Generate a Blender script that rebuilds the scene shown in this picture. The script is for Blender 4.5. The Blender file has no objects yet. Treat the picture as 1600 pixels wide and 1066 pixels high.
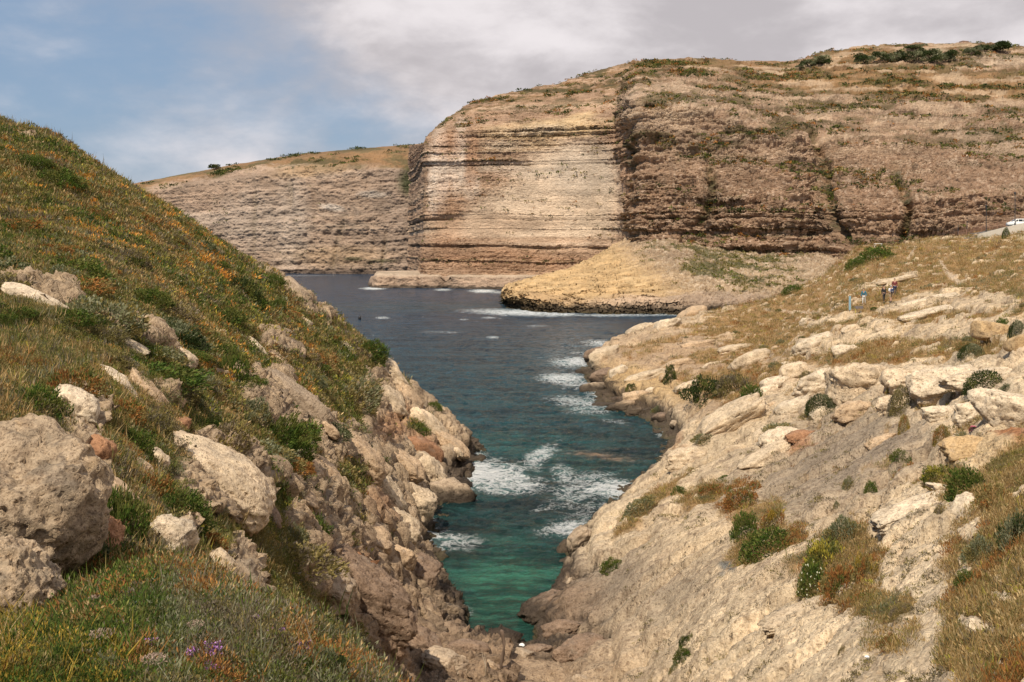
import bpy, bmesh, math, random
import numpy as np
NEAR_RES = (1150, 1250); CLIFF_RES = 1250; VEGK = 1.0
from mathutils import Vector, Matrix
random.seed(5); rng = np.random.default_rng(11)
scene = bpy.context.scene
COL = scene.collection

# ------------------------------------------------------------------ camera
F, CX, HY, CZ = 1555.0, 800.0, 384.0, 20.0          # focal length in photo pixels, principal column, horizon row, eye height
cam = bpy.data.cameras.new('camera'); cam.lens = F/1600*36; cam.sensor_width = 36
cam.shift_y = -(533-HY)/1600; cam.clip_end = 20000; cam.clip_start = 0.1
co = bpy.data.objects.new('camera', cam); COL.objects.link(co)
co.location = (0, 0, CZ); co.rotation_euler = (math.radians(90), 0, 0); scene.camera = co

# ------------------------------------------------------------------ sky, sun, exposure
SUN_EL, SUN_AZ = math.radians(54), math.radians(-154)   # azimuth from +Y towards +X: sun high, on the left and a little behind the camera
sd = Vector((math.sin(SUN_AZ)*math.cos(SUN_EL), math.cos(SUN_AZ)*math.cos(SUN_EL), math.sin(SUN_EL)))
sl = bpy.data.lights.new('sun', 'SUN'); sl.energy = 4.6; sl.angle = math.radians(0.6); sl.color = (1.0, 0.885, 0.715)
so = bpy.data.objects.new('sun', sl); COL.objects.link(so); so.rotation_euler = sd.to_track_quat('Z', 'Y').to_euler(); so.location = (-60, -60, 120)
scene.view_settings.view_transform = 'Standard'; scene.view_settings.look = 'None'
scene.view_settings.gamma = 1; scene.view_settings.exposure = 0.22

class NT:
    """small helper round a node tree"""
    def __init__(s, tree): s.t = tree; s.n = tree.nodes; s.l = tree.links
    def node(s, typ, ins=None, **kw):
        n = s.n.new(typ)
        for k, v in kw.items(): setattr(n, k, v)
        for k, v in (ins or {}).items():
            if isinstance(v, bpy.types.NodeSocket): s.l.new(v, n.inputs[k])
            else: n.inputs[k].default_value = v
        return n
    def math(s, op, a, b=0.0, c=0.0, clamp=False):
        return s.node('ShaderNodeMath', {0: a, 1: b, 2: c}, operation=op, use_clamp=clamp).outputs[0]
    def vmath(s, op, a, b=(0, 0, 0)):
        return s.node('ShaderNodeVectorMath', {0: a, 1: b}, operation=op).outputs[0]
    def mul(s, v, c):                                 # scale a vector by components
        return s.vmath('MULTIPLY', v, c)
    def noise(s, vec, scale, detail=4, rough=.55, dist=0.0):
        return s.node('ShaderNodeTexNoise', {'Vector': vec, 'Scale': scale, 'Detail': detail, 'Roughness': rough, 'Distortion': dist}).outputs[0]
    def voro(s, vec, scale, feature='F1', out=0, rnd=1.0):
        return s.node('ShaderNodeTexVoronoi', {'Vector': vec, 'Scale': scale, 'Randomness': rnd}, feature=feature).outputs[out]
    def ramp(s, fac, a, b):                           # smoothstep a..b -> 0..1
        return s.node('ShaderNodeMapRange', {0: fac, 1: a, 2: b, 3: 0.0, 4: 1.0}, interpolation_type='SMOOTHSTEP').outputs[0]
    def mix(s, f, a, b, blend='MIX'):
        n = s.node('ShaderNodeMix', data_type='RGBA', blend_type=blend)
        for k, v in ((0, f), (6, a), (7, b)):
            if isinstance(v, bpy.types.NodeSocket): s.l.new(v, n.inputs[k])
            elif k: n.inputs[k].default_value = (*v, 1) if len(v) == 3 else v
            else: n.inputs[k].default_value = v
        return n.outputs[2]

w = bpy.data.worlds.new('World'); scene.world = w; w.use_nodes = True
t = NT(w.node_tree); t.n.clear()
SKY_STRENGTH = 0.085
sky = t.node('ShaderNodeTexSky', sky_type='NISHITA', sun_disc=False, sun_elevation=SUN_EL, sun_rotation=SUN_AZ, altitude=0, air_density=1.0, dust_density=1.6, ozone_density=1.6)
geo = t.node('ShaderNodeTexCoord').outputs['Generated']
sx = t.node('ShaderNodeSeparateXYZ', {0: geo})
X, Y_, Z = sx.outputs
vec = t.mul(geo, (1.0, 1.0, 2.2))
n1 = t.noise(vec, 3.2, 9, .56, .15)
n2 = t.noise(t.vmath('ADD', vec, (3.1, 1.7, .4)), 7.0, 8, .58, .12)
n3 = t.noise(t.vmath('ADD', t.mul(geo, (1, 1, 3.5)), (7.7, 2.2, 5.0)), 2.3, 4, .5, .2)
# cloud cover grows towards the right of the view and upwards; the low left stays clear
side = t.math('MULTIPLY_ADD', X, 2.3, 1.0)
side = t.math('MULTIPLY_ADD', t.math('MINIMUM', Z, .25), 2.2, side)
side = t.math('SUBTRACT', side, t.math('MULTIPLY', t.ramp(Z, .28, .60), 1.1))
cov = t.math('ADD', side, t.math('MULTIPLY', t.math('SUBTRACT', n1, .5), 2.3))
cov = t.math('ADD', cov, t.math('MULTIPLY', t.math('SUBTRACT', n2, .5), .75))
cov = t.ramp(cov, .20, 1.25)
shade = t.ramp(t.math('ADD', n3, t.math('MULTIPLY', t.math('SUBTRACT', n2, .5), .8)), .33, .66)
K = 1/SKY_STRENGTH
cloud = t.mix(shade, tuple(c*K for c in (.46, .43, .445)), tuple(c*K for c in (.74, .695, .705)))
blue = t.mix(.62, sky.outputs[0], tuple(c*K for c in (.25, .355, .51)))
bg = t.node('ShaderNodeBackground', {'Color': t.mix(cov, blue, cloud), 'Strength': SKY_STRENGTH})
t.l.new(bg.outputs[0], t.node('ShaderNodeOutputWorld').inputs[0])

# ------------------------------------------------------------------ tagging
def tag(o, label=None, cat=None, group=None, kind=None):
    if label: o['label'] = label
    if cat: o['category'] = cat
    if group: o['group'] = group
    if kind: o['kind'] = kind
    return o
def empty(name, loc, rz=0, label=None, cat=None, group=None):
    o = bpy.data.objects.new(name, None); COL.objects.link(o); o.location = loc; o.rotation_euler = (0, 0, rz)
    o.empty_display_size = .2
    return tag(o, label, cat, group)

# ------------------------------------------------------------------ vectorised noise
_G = np.random.default_rng(7).normal(size=(4096, 3)).astype(np.float32)
_G /= np.linalg.norm(_G, axis=1, keepdims=True)
def _noise_chunk(p, seed):
    i = np.floor(p).astype(np.int32); f = p - i
    w_ = f*f*f*(f*(f*6-15)+10)
    out = np.zeros(len(p), np.float32)
    for dx in (0, 1):
        wx = w_[:, 0] if dx else 1-w_[:, 0]
        hx = (i[:, 0]+np.int32(dx))*np.int32(73856093)
        for dy in (0, 1):
            wy = wx*(w_[:, 1] if dy else 1-w_[:, 1])
            hy = hx ^ ((i[:, 1]+np.int32(dy))*np.int32(19349663))
            for dz in (0, 1):
                wz = wy*(w_[:, 2] if dz else 1-w_[:, 2])
                h = hy ^ ((i[:, 2]+np.int32(dz))*np.int32(83492791)) ^ np.int32((seed*2654435) & 0x7fffffff)
                h = (h ^ (h >> 13))*np.int32(1274126177); h = (h ^ (h >> 15)) & 4095
                g = _G[h]
                out += wz*(g[:, 0]*(f[:, 0]-dx)+g[:, 1]*(f[:, 1]-dy)+g[:, 2]*(f[:, 2]-dz))
    return out*1.6
def noise(p, seed=0):
    p = np.ascontiguousarray(p, dtype=np.float32); sh = p.shape[:-1]; p = p.reshape(-1, 3)
    out = np.empty(len(p), np.float32)
    with np.errstate(over='ignore'):
        for a in range(0, len(p), 200000): out[a:a+200000] = _noise_chunk(p[a:a+200000], seed)
    return out.reshape(sh)
def fbm(p, octv=5, gain=.5, lac=2.03, seed=0, ridged=False):
    p = np.asarray(p, np.float32); tot = 0; a = 1.0; s = 0
    for k in range(octv):
        n = noise(p, seed+k*17)
        if ridged: n = 1-2*np.abs(n)
        tot = tot+a*n; s += a; a *= gain; p = p*lac+np.float32(13.7)
    return tot/s
def sstep(x, a, b):
    t_ = np.clip((x-a)/(b-a), 0, 1); return t_*t_*(3-2*t_)
def v3(*c): return np.stack(np.broadcast_arrays(*c), -1)
def lerp(a, b, t_): return a+(b-a)*t_
def mixc(c, col, m):                                  # blend colour array towards a colour by mask
    return c+(np.asarray(col, np.float32)-c)*m[..., None]

def unp(px, py, Y): return np.array(((px-CX)/F*Y, Y, CZ-(py-HY)/F*Y))
def proj(P): return CX+F*P[..., 0]/P[..., 1], HY-F*(P[..., 2]-CZ)/P[..., 1]
def ell(px, py, lst, soft=.35, wob=None):
    """union of ellipses (cx, cy, rx, ry, tilt in degrees down to the right) measured over the view; 1 inside, 0 outside"""
    m = np.zeros(px.shape, np.float32)
    for e in lst:
        cx, cy, rx, ry = e[:4]; a = math.radians(e[4] if len(e) > 4 else 0); k = e[5] if len(e) > 5 else 1
        dx = px-cx; dy = py-cy
        U = (dx*math.cos(a)+dy*math.sin(a))/rx; V = (-dx*math.sin(a)+dy*math.cos(a))/ry
        r = np.sqrt(U*U+V*V)
        if wob is not None: r = r+wob
        m = np.maximum(m, k*(1-sstep(r, 1-soft, 1+soft)))
    return m

# ------------------------------------------------------------------ meshes from arrays
def mesh_np(name, V, Q, mat=None, attrs=None, smooth=True, parent=None, link=True):
    """V (n,3), Q (m,3|4) -> object; attrs {name: (n,3) colour | (n,) float}"""
    me = bpy.data.meshes.new(name); V = np.asarray(V, np.float32); Q = np.asarray(Q, np.int32); k = Q.shape[1]
    me.vertices.add(len(V)); me.vertices.foreach_set('co', V.ravel())
    me.loops.add(Q.size); me.loops.foreach_set('vertex_index', Q.ravel())
    me.polygons.add(len(Q)); me.polygons.foreach_set('loop_start', np.arange(0, Q.size, k, dtype=np.int32))
    if hasattr(me.polygons[0] if len(me.polygons) else None, 'loop_total'):
        try: me.polygons.foreach_set('loop_total', np.full(len(Q), k, np.int32))
        except Exception: pass
    me.polygons.foreach_set('use_smooth', np.full(len(Q), smooth, bool))
    me.update(calc_edges=True)
    for an, a in (attrs or {}).items():
        a = np.asarray(a, np.float32)
        if a.ndim == 1: me.attributes.new(an, 'FLOAT', 'POINT').data.foreach_set('value', a)
        else:
            c4 = np.ones((len(a), 4), np.float32); c4[:, :3] = a
            me.attributes.new(an, 'FLOAT_COLOR', 'POINT').data.foreach_set('color', c4.ravel())
    if mat: me.materials.append(mat)
    o = bpy.data.objects.new(name, me)
    if link: COL.objects.link(o)
    if parent: o.parent = parent
    return o
def grid_faces(nr, nc, keep=None):
    i = np.arange(nr*nc, dtype=np.int32).reshape(nr, nc)
    q = np.stack((i[:-1, :-1], i[:-1, 1:], i[1:, 1:], i[1:, :-1]), -1)
    return q.reshape(-1, 4) if keep is None else q[keep]
def compact(V, Q, attrs):
    used = np.zeros(len(V), bool); used[Q.ravel()] = True
    idx = np.cumsum(used)-1
    return V[used], idx[Q].astype(np.int32), {k: a[used] for k, a in attrs.items()}
def grid_normals(P):
    du = np.gradient(P, axis=1); dv = np.gradient(P, axis=0)
    n = np.cross(du, dv); n /= np.linalg.norm(n, axis=-1, keepdims=True)+1e-9
    return n
# ------------------------------------------------------------------ materials
def newmat(name):
    m = bpy.data.materials.new(name); m.use_nodes = True; t = NT(m.node_tree); t.n.clear()
    t.out = t.node('ShaderNodeOutputMaterial'); t.mat = m
    return m, t
def plain(name, col, rough=.7, metal=0.0, var=.12, scale=6.0):
    m, t = newmat(name); oc = t.node('ShaderNodeTexCoord').outputs['Object']
    n = t.noise(oc, scale, 5, .6)
    c = t.mix(n, tuple(c*(1-var*1.6) for c in col), tuple(min(1, c*(1+var*1.6)) for c in col))
    b = t.node('ShaderNodeBsdfPrincipled', {'Base Color': c, 'Roughness': rough, 'Metallic': metal})
    t.l.new(b.outputs[0], t.out.inputs[0]); return m

def rock_mat(name, fine=1.0, disp=(.25, .08), stretch=(1, 1, 1), pit=.5, attr='col', speck=1.0, cellscale=.55, blocky=1.0):
    """limestone: vertex colour with stains, lichen and pits at many sizes; real displacement plus bump.
    fine = detail frequency multiplier (1 near, lower far)"""
    m, t = newmat(name)
    oc = t.node('ShaderNodeTexCoord').outputs['Object']
    at = t.node('ShaderNodeAttribute', attribute_name=attr).outputs['Color']
    rk = t.node('ShaderNodeAttribute', attribute_name='rock').outputs['Fac']
    sv = t.mul(oc, stretch)
    big = t.noise(sv, .35*fine, 6, .6, .4)
    med = t.noise(sv, 1.5*fine, 9, .70, .3)
    fin = t.noise(oc, 7.0*fine, 8, .78)
    mot = t.noise(t.vmath('ADD', oc, (31.0, 17.0, 5.0)), 3.1*fine, 8, .76, .2)
    warp = t.vmath('ADD', oc, t.mul(t.node('ShaderNodeTexNoise', {'Vector': oc, 'Scale': 4*fine, 'Detail': 2.0}).outputs[1], (.25/fine, .25/fine, .25/fine)))
    vp = t.node('ShaderNodeTexVoronoi', {'Vector': warp, 'Scale': 3.2*fine}, feature='F1')
    vq = t.node('ShaderNodeTexVoronoi', {'Vector': warp, 'Scale': 9.5*fine}, feature='F1')
    rp = t.node('ShaderNodeSeparateColor', {0: vp.outputs[1]}).outputs[0]; rq = t.node('ShaderNodeSeparateColor', {0: vq.outputs[1]}).outputs[0]
    pit1 = t.math('MULTIPLY', t.ramp(vp.outputs[0], .42, .18), t.ramp(rp, .55, .75))
    pit2 = t.math('MULTIPLY', t.ramp(vq.outputs[0], .50, .20), t.ramp(rq, .45, .65))
    c = t.mix(t.ramp(big, .38, .62), (1.10, 1.07, 1.04), (.82, .80, .78), 'MIX')
    c = t.mix(1.0, at, c, 'MULTIPLY')
    dk = lambda x, f, col: t.mix(f, x, t.mix(1.0, x, col, 'MULTIPLY'))
    c = dk(c, t.math('MULTIPLY', t.ramp(med, .47, .62), .50*speck), (.62, .57, .54))
    c = dk(c, t.math('MULTIPLY', t.ramp(mot, .50, .62), .62*speck), (.50, .46, .44))
    c = dk(c, t.math('MULTIPLY', t.ramp(fin, .50, .62), .55*speck), (.45, .42, .40))
    c = dk(c, t.math('MULTIPLY', t.ramp(fin, .47, .36), .55), (1.36, 1.34, 1.30))
    c = dk(c, t.math('MULTIPLY', pit2, .5*speck), (.50, .46, .43))
    c = dk(c, t.math('MULTIPLY', pit1, .5*speck), (.50, .45, .42))
    wv = t.vmath('ADD', sv, t.mul(t.node('ShaderNodeTexNoise', {'Vector': oc, 'Scale': .8*fine, 'Detail': 3.0}).outputs[1], (1.6/fine, 1.6/fine, 1.6/fine)))
    e1 = t.voro(wv, cellscale*fine, 'DISTANCE_TO_EDGE'); e2 = t.voro(wv, cellscale*3.1*fine, 'DISTANCE_TO_EDGE')
    b1 = t.ramp(e1, 0, .10); b2 = t.ramp(e2, 0, .12)
    h = t.math('MULTIPLY', b1, .5*blocky)
    h = t.math('MULTIPLY_ADD', b2, .25*blocky, h)
    h = t.math('MULTIPLY_ADD', med, .9, h)
    h = t.math('MULTIPLY_ADD', mot, .55, h)
    h = t.math('MULTIPLY', h, disp[0]/fine)
    g = t.math('MULTIPLY_ADD', pit1, -1.2*pit, fin)
    g = t.math('MULTIPLY_ADD', pit2, -.5*pit, g)
    h = t.math('MULTIPLY_ADD', g, disp[1]/fine, h)
    h = t.math('MULTIPLY', h, rk)
    d = t.node('ShaderNodeDisplacement', {'Height': h, 'Midlevel': disp[0]*1.0/fine, 'Scale': 1.0})
    b = t.node('ShaderNodeBsdfPrincipled', {'Base Color': c, 'Roughness': .9, 'Specular IOR Level': .2})
    t.l.new(b.outputs[0], t.out.inputs[0]); t.l.new(d.outputs[0], t.out.inputs[2])
    m.displacement_method = 'BOTH'
    return m

def leaf_mat(name, tint=(1, 1, 1), rough=.75, trans=.3):
    m, t = newmat(name)
    at = t.node('ShaderNodeAttribute', attribute_name='col').outputs['Color']
    c = t.mix(1.0, at, tint, 'MULTIPLY')
    rnd = t.node('ShaderNodeObjectInfo').outputs['Random']
    c = t.mix(rnd, t.mix(1.0, c, (.82, .84, .8), 'MULTIPLY'), t.mix(1.0, c, (1.15, 1.1, 1.05), 'MULTIPLY'))
    d = t.node('ShaderNodeBsdfPrincipled', {'Base Color': c, 'Roughness': rough, 'Specular IOR Level': .15})
    tr = t.node('ShaderNodeBsdfTranslucent', {'Color': t.mix(1.0, c, (1.1, 1.15, .7), 'MULTIPLY')})
    mx = t.node('ShaderNodeMixShader', {0: trans, 1: d.outputs[0], 2: tr.outputs[0]})
    t.l.new(mx.outputs[0], t.out.inputs[0]); return m
LEAF = leaf_mat('leaves')

def water_mat():
    m, t = newmat('sea_water')
    oc = t.node('ShaderNodeTexCoord').outputs['Object']
    col = t.node('ShaderNodeAttribute', attribute_name='col').outputs['Color']
    foam = t.node('ShaderNodeAttribute', attribute_name='foam').outputs['Fac']
    pos = t.node('ShaderNodeSeparateXYZ', {0: oc}).outputs
    n1 = t.noise(t.mul(oc, (.6, 1.0, 1)), 1.1, 8, .62, .6)
    n2 = t.noise(oc, .16, 5, .6, .5)
    lace = t.math('ABSOLUTE', t.math('SUBTRACT', t.noise(t.mul(oc, (.8, 1, 1)), .75, 7, .6, 1.4), .5))
    lace2 = t.math('ABSOLUTE', t.math('SUBTRACT', t.noise(oc, 1.9, 7, .6, 1.0), .5))
    # foam: lacy threads that close up where the field is strong
    th = t.math('MULTIPLY', t.math('POWER', foam, 1.5), .088)
    f = t.math('SUBTRACT', th, t.math('MULTIPLY_ADD', lace, .62, t.math('MULTIPLY', lace2, .42)))
    f = t.math('MULTIPLY', t.ramp(f, -.055, .05), .92)
    f = t.math('MULTIPLY', f, t.ramp(foam, .04, .35))
    c = t.mix(1.0, col, t.mix(n2, (.55, .60, .62), (1.5, 1.45, 1.4)), 'MULTIPLY')
    milky = t.mix(t.math('MULTIPLY', t.ramp(foam, .15, 1.0), .38), c, (.16, .30, .31))
    rip = t.math('ADD', t.noise(t.mul(oc, (.55, 1.5, 1)), .75, 8, .7, .5), t.math('MULTIPLY', t.math('SUBTRACT', t.noise(t.mul(oc, (.5, 1.6, 1)), .16, 5, .6, .5), .5), .8))
    milky = t.mix(1.0, milky, t.mix(t.ramp(rip, .36, .64), (.52, .56, .60), (1.62, 1.56, 1.5)), 'MULTIPLY')  # light crests and dark troughs of the ripples painted into the water colour
    d = t.node('ShaderNodeBsdfPrincipled', {'Base Color': milky, 'Roughness': .16, 'IOR': 1.33, 'Specular IOR Level': .30})
    w1 = t.noise(t.mul(oc, (.7, 1.35, 1)), .9, 10, .68, .4)
    w2 = t.noise(t.mul(oc, (.7, 1.5, 1)), .22, 6, .62, .3)
    h = t.math('MULTIPLY_ADD', w2, 1.8, t.math('MULTIPLY', w1, 1.5))
    bp = t.node('ShaderNodeBump', {'Height': h, 'Strength': 1.0, 'Distance': 1.0})
    t.l.new(bp.outputs[0], d.inputs['Normal'])
    fo = t.node('ShaderNodeBsdfPrincipled', {'Base Color': (.78, .80, .80, 1), 'Roughness': .8})
    t.l.new(bp.outputs[0], fo.inputs['Normal'])
    mx = t.node('ShaderNodeMixShader', {0: f, 1: d.outputs[0], 2: fo.outputs[0]})
    t.l.new(mx.outputs[0], t.out.inputs[0]); return m
# ------------------------------------------------------------------ near land: one height field, fitted through surveyed points
# (view column, view row, distance) -> world point; the field itself is a plain z(x, y)
CP = [
 # knoll under the left foreground
 (-150,1066,4.4),(0,1066,4.2),(200,1066,4.4),(400,1066,5),(560,1066,6.3),(-150,1010,6.5),(0,1012,6.6),(80,985,7.4),(210,915,7.6),(300,905,8.2),(400,965,8),(470,985,7.6),(-150,960,9),(60,940,9.8),(170,862,11.5),
 # left hillside
 (-150,640,14),(0,640,14),(0,590,18),(0,500,27),(0,400,42),(0,300,60),(0,192,80),(-150,110,82),(-150,300,55),(-150,480,27),
 (150,620,21),(150,500,34),(150,400,50),(150,330,64),(150,262,80),(75,216,80),
 (300,800,19),(300,700,26),(300,600,36),(300,500,50),(300,420,66),(300,356,83),(225,306,82),
 (380,900,17),(450,850,29),(450,750,38),(450,650,50),(450,550,66),(450,490,82),(440,440,92),(375,402,88),
 (550,950,36),(550,850,43),(550,750,53),(550,650,68),(550,575,84),(545,515,97),(490,478,94),(600,566,99),
 (620,1010,42),(620,900,51),(620,820,60),(620,740,72),(620,660,88),
 (680,965,51),(662,900,57),(650,825,69),(690,705,90),(682,660,96),(645,612,98),(722,702,94),(700,740,86),
 # inlet head
 (780,1030,45),(700,1035,44),(700,1066,40),(850,1022,46.5),(900,1040,43),(820,1066,41),
 # right slope
 (1000,1066,38),(1100,1066,30),(1200,1066,24),(1300,1066,19),(1450,1066,13),(1600,1066,9),(1750,1066,6.5),
 (880,950,51),(1000,950,44),(1100,950,38),(1200,950,32),(1300,950,26),(1400,950,20.5),(1500,950,16),(1600,950,12.5),(1750,950,9.5),
 (905,860,63),(1000,850,54),(1100,850,46),(1200,850,40),(1300,850,34),(1400,850,28),(1500,850,22),(1600,850,17),(1750,850,13),
 (965,790,74),(1020,770,70),(1100,750,63),(1200,750,54),(1300,750,46),(1400,750,38),(1500,750,31),(1600,750,25),(1750,750,19),
 (1062,708,77),(1100,675,80),(1200,650,74),(1300,650,62),(1400,650,52),(1500,650,44),(1600,640,38),(1750,640,30),
 (980,622,126),(930,582,153),(950,548,170),(1000,527,178),(1050,508,187),(1110,494,195),(1050,600,128),(1060,650,110),(1120,600,112),(1120,550,140),
 (1200,600,94),(1200,550,118),(1200,500,160),(1225,462,198),(1160,480,196),
 (1300,590,77),(1300,540,91),(1300,492,112),(1400,580,66),(1400,530,82),(1400,482,100),(1400,430,140),(1400,392,185),(1335,388,196),(1300,425,190),(1260,445,197),
 (1500,580,56),(1500,520,72),(1500,470,95),(1500,420,130),(1500,382,172),(1440,376,188),(1540,366,182),(1600,366,165),
 (1600,560,48),(1600,500,60),(1600,450,80),(1600,400,122),(1750,560,42),(1750,500,52),(1750,420,85),(1750,360,165),
]
pts = [unp(*c) for c in CP]
# points given by column, distance and height: sea bed, hidden backs of the slopes, ground under the camera
for px, Y, z in [
 (750,54,-1.6),(800,55,-1.8),(780,60,-2.5),(850,60,-2.0),(730,62,-2.5),(800,68,-3.5),(700,72,-1.8),(770,78,-4),(900,74,-1.6),(860,82,-4),(930,84,-3),(780,92,-4),(900,92,-4),(1000,90,-2.6),(1045,99,-1.0),
 (800,105,-5),(900,110,-5),(1000,104,-3),(760,100,-3),(850,130,-6),(880,155,-4),(800,170,-7),(930,178,-3),(1010,205,-3),(1080,222,-3),(920,120,-2.4),(915,132,-2),
 (700,110,-3.5),(640,112,-2.5),(600,116,-3),(540,125,-3),(440,125,4),(440,150,-4),(300,110,14),(300,150,-3),(150,115,20),(150,165,-2),(0,115,24),(0,180,0),(-150,120,25),(-150,190,4),(600,150,-6),(440,190,-7),(200,210,-6),(700,180,-8),
 (1150,225,-2),(1230,235,-2),(1330,240,3),(1440,240,10),(1600,240,16),(1750,240,18),(1330,215,14),
 (700,51.5,.3),(740,50,-.5),(790,50,-.6),(840,50.3,-.5),(790,52,-1.0),(790,47.8,.25),(850,48,0.4),(900,48.5,.9),(940,76,-.3),
 (-650,6.5,17.3),(-650,14,18.6),(-650,27,20),(-650,55,25),(-650,82,32),(-650,120,28),(-650,190,4),(2250,6.5,17.8),(2250,12,17.0),(2250,25,16.8),(2250,60,18),(2250,120,21),(2250,165,23),(2250,240,18),
 (800,34,1.9),(700,32,3.2),(600,30,5),(1000,30,5),(800,22,6.5),(600,18,10),(1000,18,10),(1200,14,12.6),(500,13,13.8),(800,12,13.0),(1000,11,13.8),(800,6,16.6),(1200,6,16.6),(500,9,16.3),(600,8,16.4),(0,2,18.2),(800,2,18.3),(1600,2,18.3),(1600,5,17.7),(400,2,18.3),(1200,2,18.3)]:
    pts.append(np.array(((px-CX)/F*Y, Y, z)))
pts = np.array(pts); UL = 2.6
A = np.c_[pts[:, 0]/pts[:, 1]*UL, np.log(pts[:, 1])]
def tps(r2): return np.where(r2 > 0, .5*r2*np.log(r2+1e-20), 0)
n_ = len(A); K_ = tps(((A[:, None]-A[None])**2).sum(-1)) + np.eye(n_)*2e-4
P_ = np.c_[np.ones(n_), A]; M_ = np.zeros((n_+3, n_+3)); M_[:n_, :n_] = K_; M_[:n_, n_:] = P_; M_[n_:, :n_] = P_.T
# fit the height relative to the eye divided by distance: keeps near ground and far ground equally exact
rhs = np.r_[(pts[:, 2]-CZ)/pts[:, 1], 0, 0, 0]; W_ = np.linalg.solve(M_, rhs)
def base_q(u, lnY):
    B = np.stack((u.ravel()*UL, lnY.ravel()), 1).astype(np.float32); out = np.empty(len(B), np.float32); A32 = A.astype(np.float32); w32 = W_[:n_].astype(np.float32)
    for a in range(0, len(B), 30000):
        b = B[a:a+30000]; r2 = (b[:, :1]-A32[:, 0])**2+(b[:, 1:]-A32[:, 1])**2
        out[a:a+30000] = (.5*r2*np.log(r2+1e-12))@w32+W_[n_]+b@W_[n_+1:].astype(np.float32)
    return out.reshape(u.shape)
NC, NR = NEAR_RES
def ucol(s): return (.60*s+35*np.sign(s)*np.maximum(np.abs(s)-.90, 0)**2).astype(np.float32)      # wider, coarser columns outside the view
us = ucol(np.linspace(-1, 1, NC))
lys = np.linspace(math.log(1.2), math.log(252), NR).astype(np.float32)
# coarse solve, then smooth (cubic) upsampling to the full grid
cu = ucol(np.linspace(-1, 1, NC//4+1)); cl = np.linspace(math.log(1.2), math.log(252), NR//4+1).astype(np.float32)
qc = base_q(*np.meshgrid(cu, cl))
def up(q, m, axis):
    q = np.moveaxis(q, axis, 0); n = len(q); x = np.linspace(0, n-1, m); i = np.clip(np.floor(x).astype(int), 0, n-2); f = (x-i).astype(np.float32)
    g = lambda k: q[np.clip(i+k, 0, n-1)]
    f = f.reshape(-1, *([1]*(q.ndim-1))); a, b, c, d = g(-1), g(0), g(1), g(2)
    r = b+.5*f*(c-a+f*(2*a-5*b+4*c-d+f*(3*(b-c)+d-a)))
    return np.moveaxis(r, 0, axis)
q = up(up(qc, NR, 0), NC, 1)
U, L = np.meshgrid(us, lys); Yg = np.exp(L); Xg = U*Yg; Zg = CZ+q*Yg
PX = CX+F*U; PY = HY-F*(Zg-CZ)/Yg                      # where each patch of ground stands in the view (used only to lay out patches)

leftm = sstep(-(Xg + 0.0*Yg), -1.5, 1.5)*1.0            # left bank / right bank
isleft = (PX < 790)
# ---- large forms
S = v3(Xg, Yg, Zg)
rollL = fbm(v3((Xg+Yg*.15)*.12, Yg*.30, Zg*.1), 4, seed=3)          # ribs running down the left slope
rollR = fbm(v3((Xg-Yg*.1)*.10, Yg*.26, Zg*.05), 4, seed=9)
dist = np.clip(Yg/30, .12, 1)
wobL = .35*noise(v3(Xg*.35, Yg*.35, Zg*.3), 31)+.22*noise(v3(Xg*1.3, Yg*1.3, Zg), 32)
wob = wobL
# ---- ground cover layout (ellipses: column, row, half width, half height, tilt, strength)
VEG_L = [(-60,420,420,300,38),(150,400,300,200,40),(330,480,250,90,40),(470,530,150,45,42),(60,600,230,110,15),(200,900,330,140,10),(100,1030,420,130,0),(430,1040,220,60,22),
  (520,620,85,38,35),(560,560,70,30,55),(400,680,75,75,50),(330,640,90,60,30),(200,760,70,70,50),(250,720,90,35,40),(300,790,80,40,40),(440,870,45,90,-15),(470,820,80,28,10),(430,930,60,45,30),(490,960,30,30,0),(650,680,26,20),(545,760,20,50,-30,.8),(600,935,14,24,-30,.8),(500,740,40,14,45,.7),(620,600,14,40,-35,.8)]
ROCK_L = [(420,625,60,40,40),(490,650,45,14,40),(435,540,40,16,30),(60,820,110,170,10),(600,640,45,70,-25),(330,745,70,60,35),(265,850,38,36),(210,535,70,14,22),(65,470,60,14,18),(120,640,50,28,30),(365,895,26,60,-20),(560,870,110,90,35)]
GRASS_R = [(1780,900,170,220,0,.9),(1760,440,200,70,-8,.9),(1330,440,230,60,-14),(1500,420,190,60,-8),(1250,520,130,40,-12,.9),(1420,500,190,30,-6,.7),(1380,548,150,22,-4),(1500,545,90,18,-3,.8),(1560,890,75,170,8),(1590,800,60,120,10),(1540,1030,60,60),(1350,410,110,50,-25),(1480,395,140,22,-10),(1160,500,90,16,-10,.8),(1130,555,50,12,-10,.6),(1045,535,80,9,-14,.62),(1000,562,40,10,-20,.5),(1085,570,60,12,-12,.6),(1060,600,50,16,10,.42),(1140,625,40,20,0,.6),(1120,520,60,8,-8,.6),
  (1310,885,75,60,-10,.9),(1320,935,60,30,0,.7),(1400,1000,60,40,0,.45),(1390,950,50,26,0,.6),(1170,595,90,30,-10,.75),(1110,620,60,22,20,.6),(1200,850,70,30,-25,.7),(1020,790,80,10,-42,.7),(1110,770,70,16,-20,.6),(1180,800,60,30,0,.6),(1480,755,60,24,0,.7)]
ROCK_R = [(1535,985,34,16,20),(1575,935,30,10,10),(1590,770,34,12,0),(1520,830,16,26,20),(1560,1040,30,12,0),(1510,890,14,20),(1440,470,70,11,-14,.9),(1390,440,50,7,-14,.9),(1530,475,60,12,-3,.9),(1490,515,110,14,-2,.9),(1350,520,60,14,-10,.9),(1270,540,40,16,-10,.8),(1300,500,50,6,-14,.7),(1540,610,160,38,-3),(1280,610,90,30,-10)]
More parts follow.
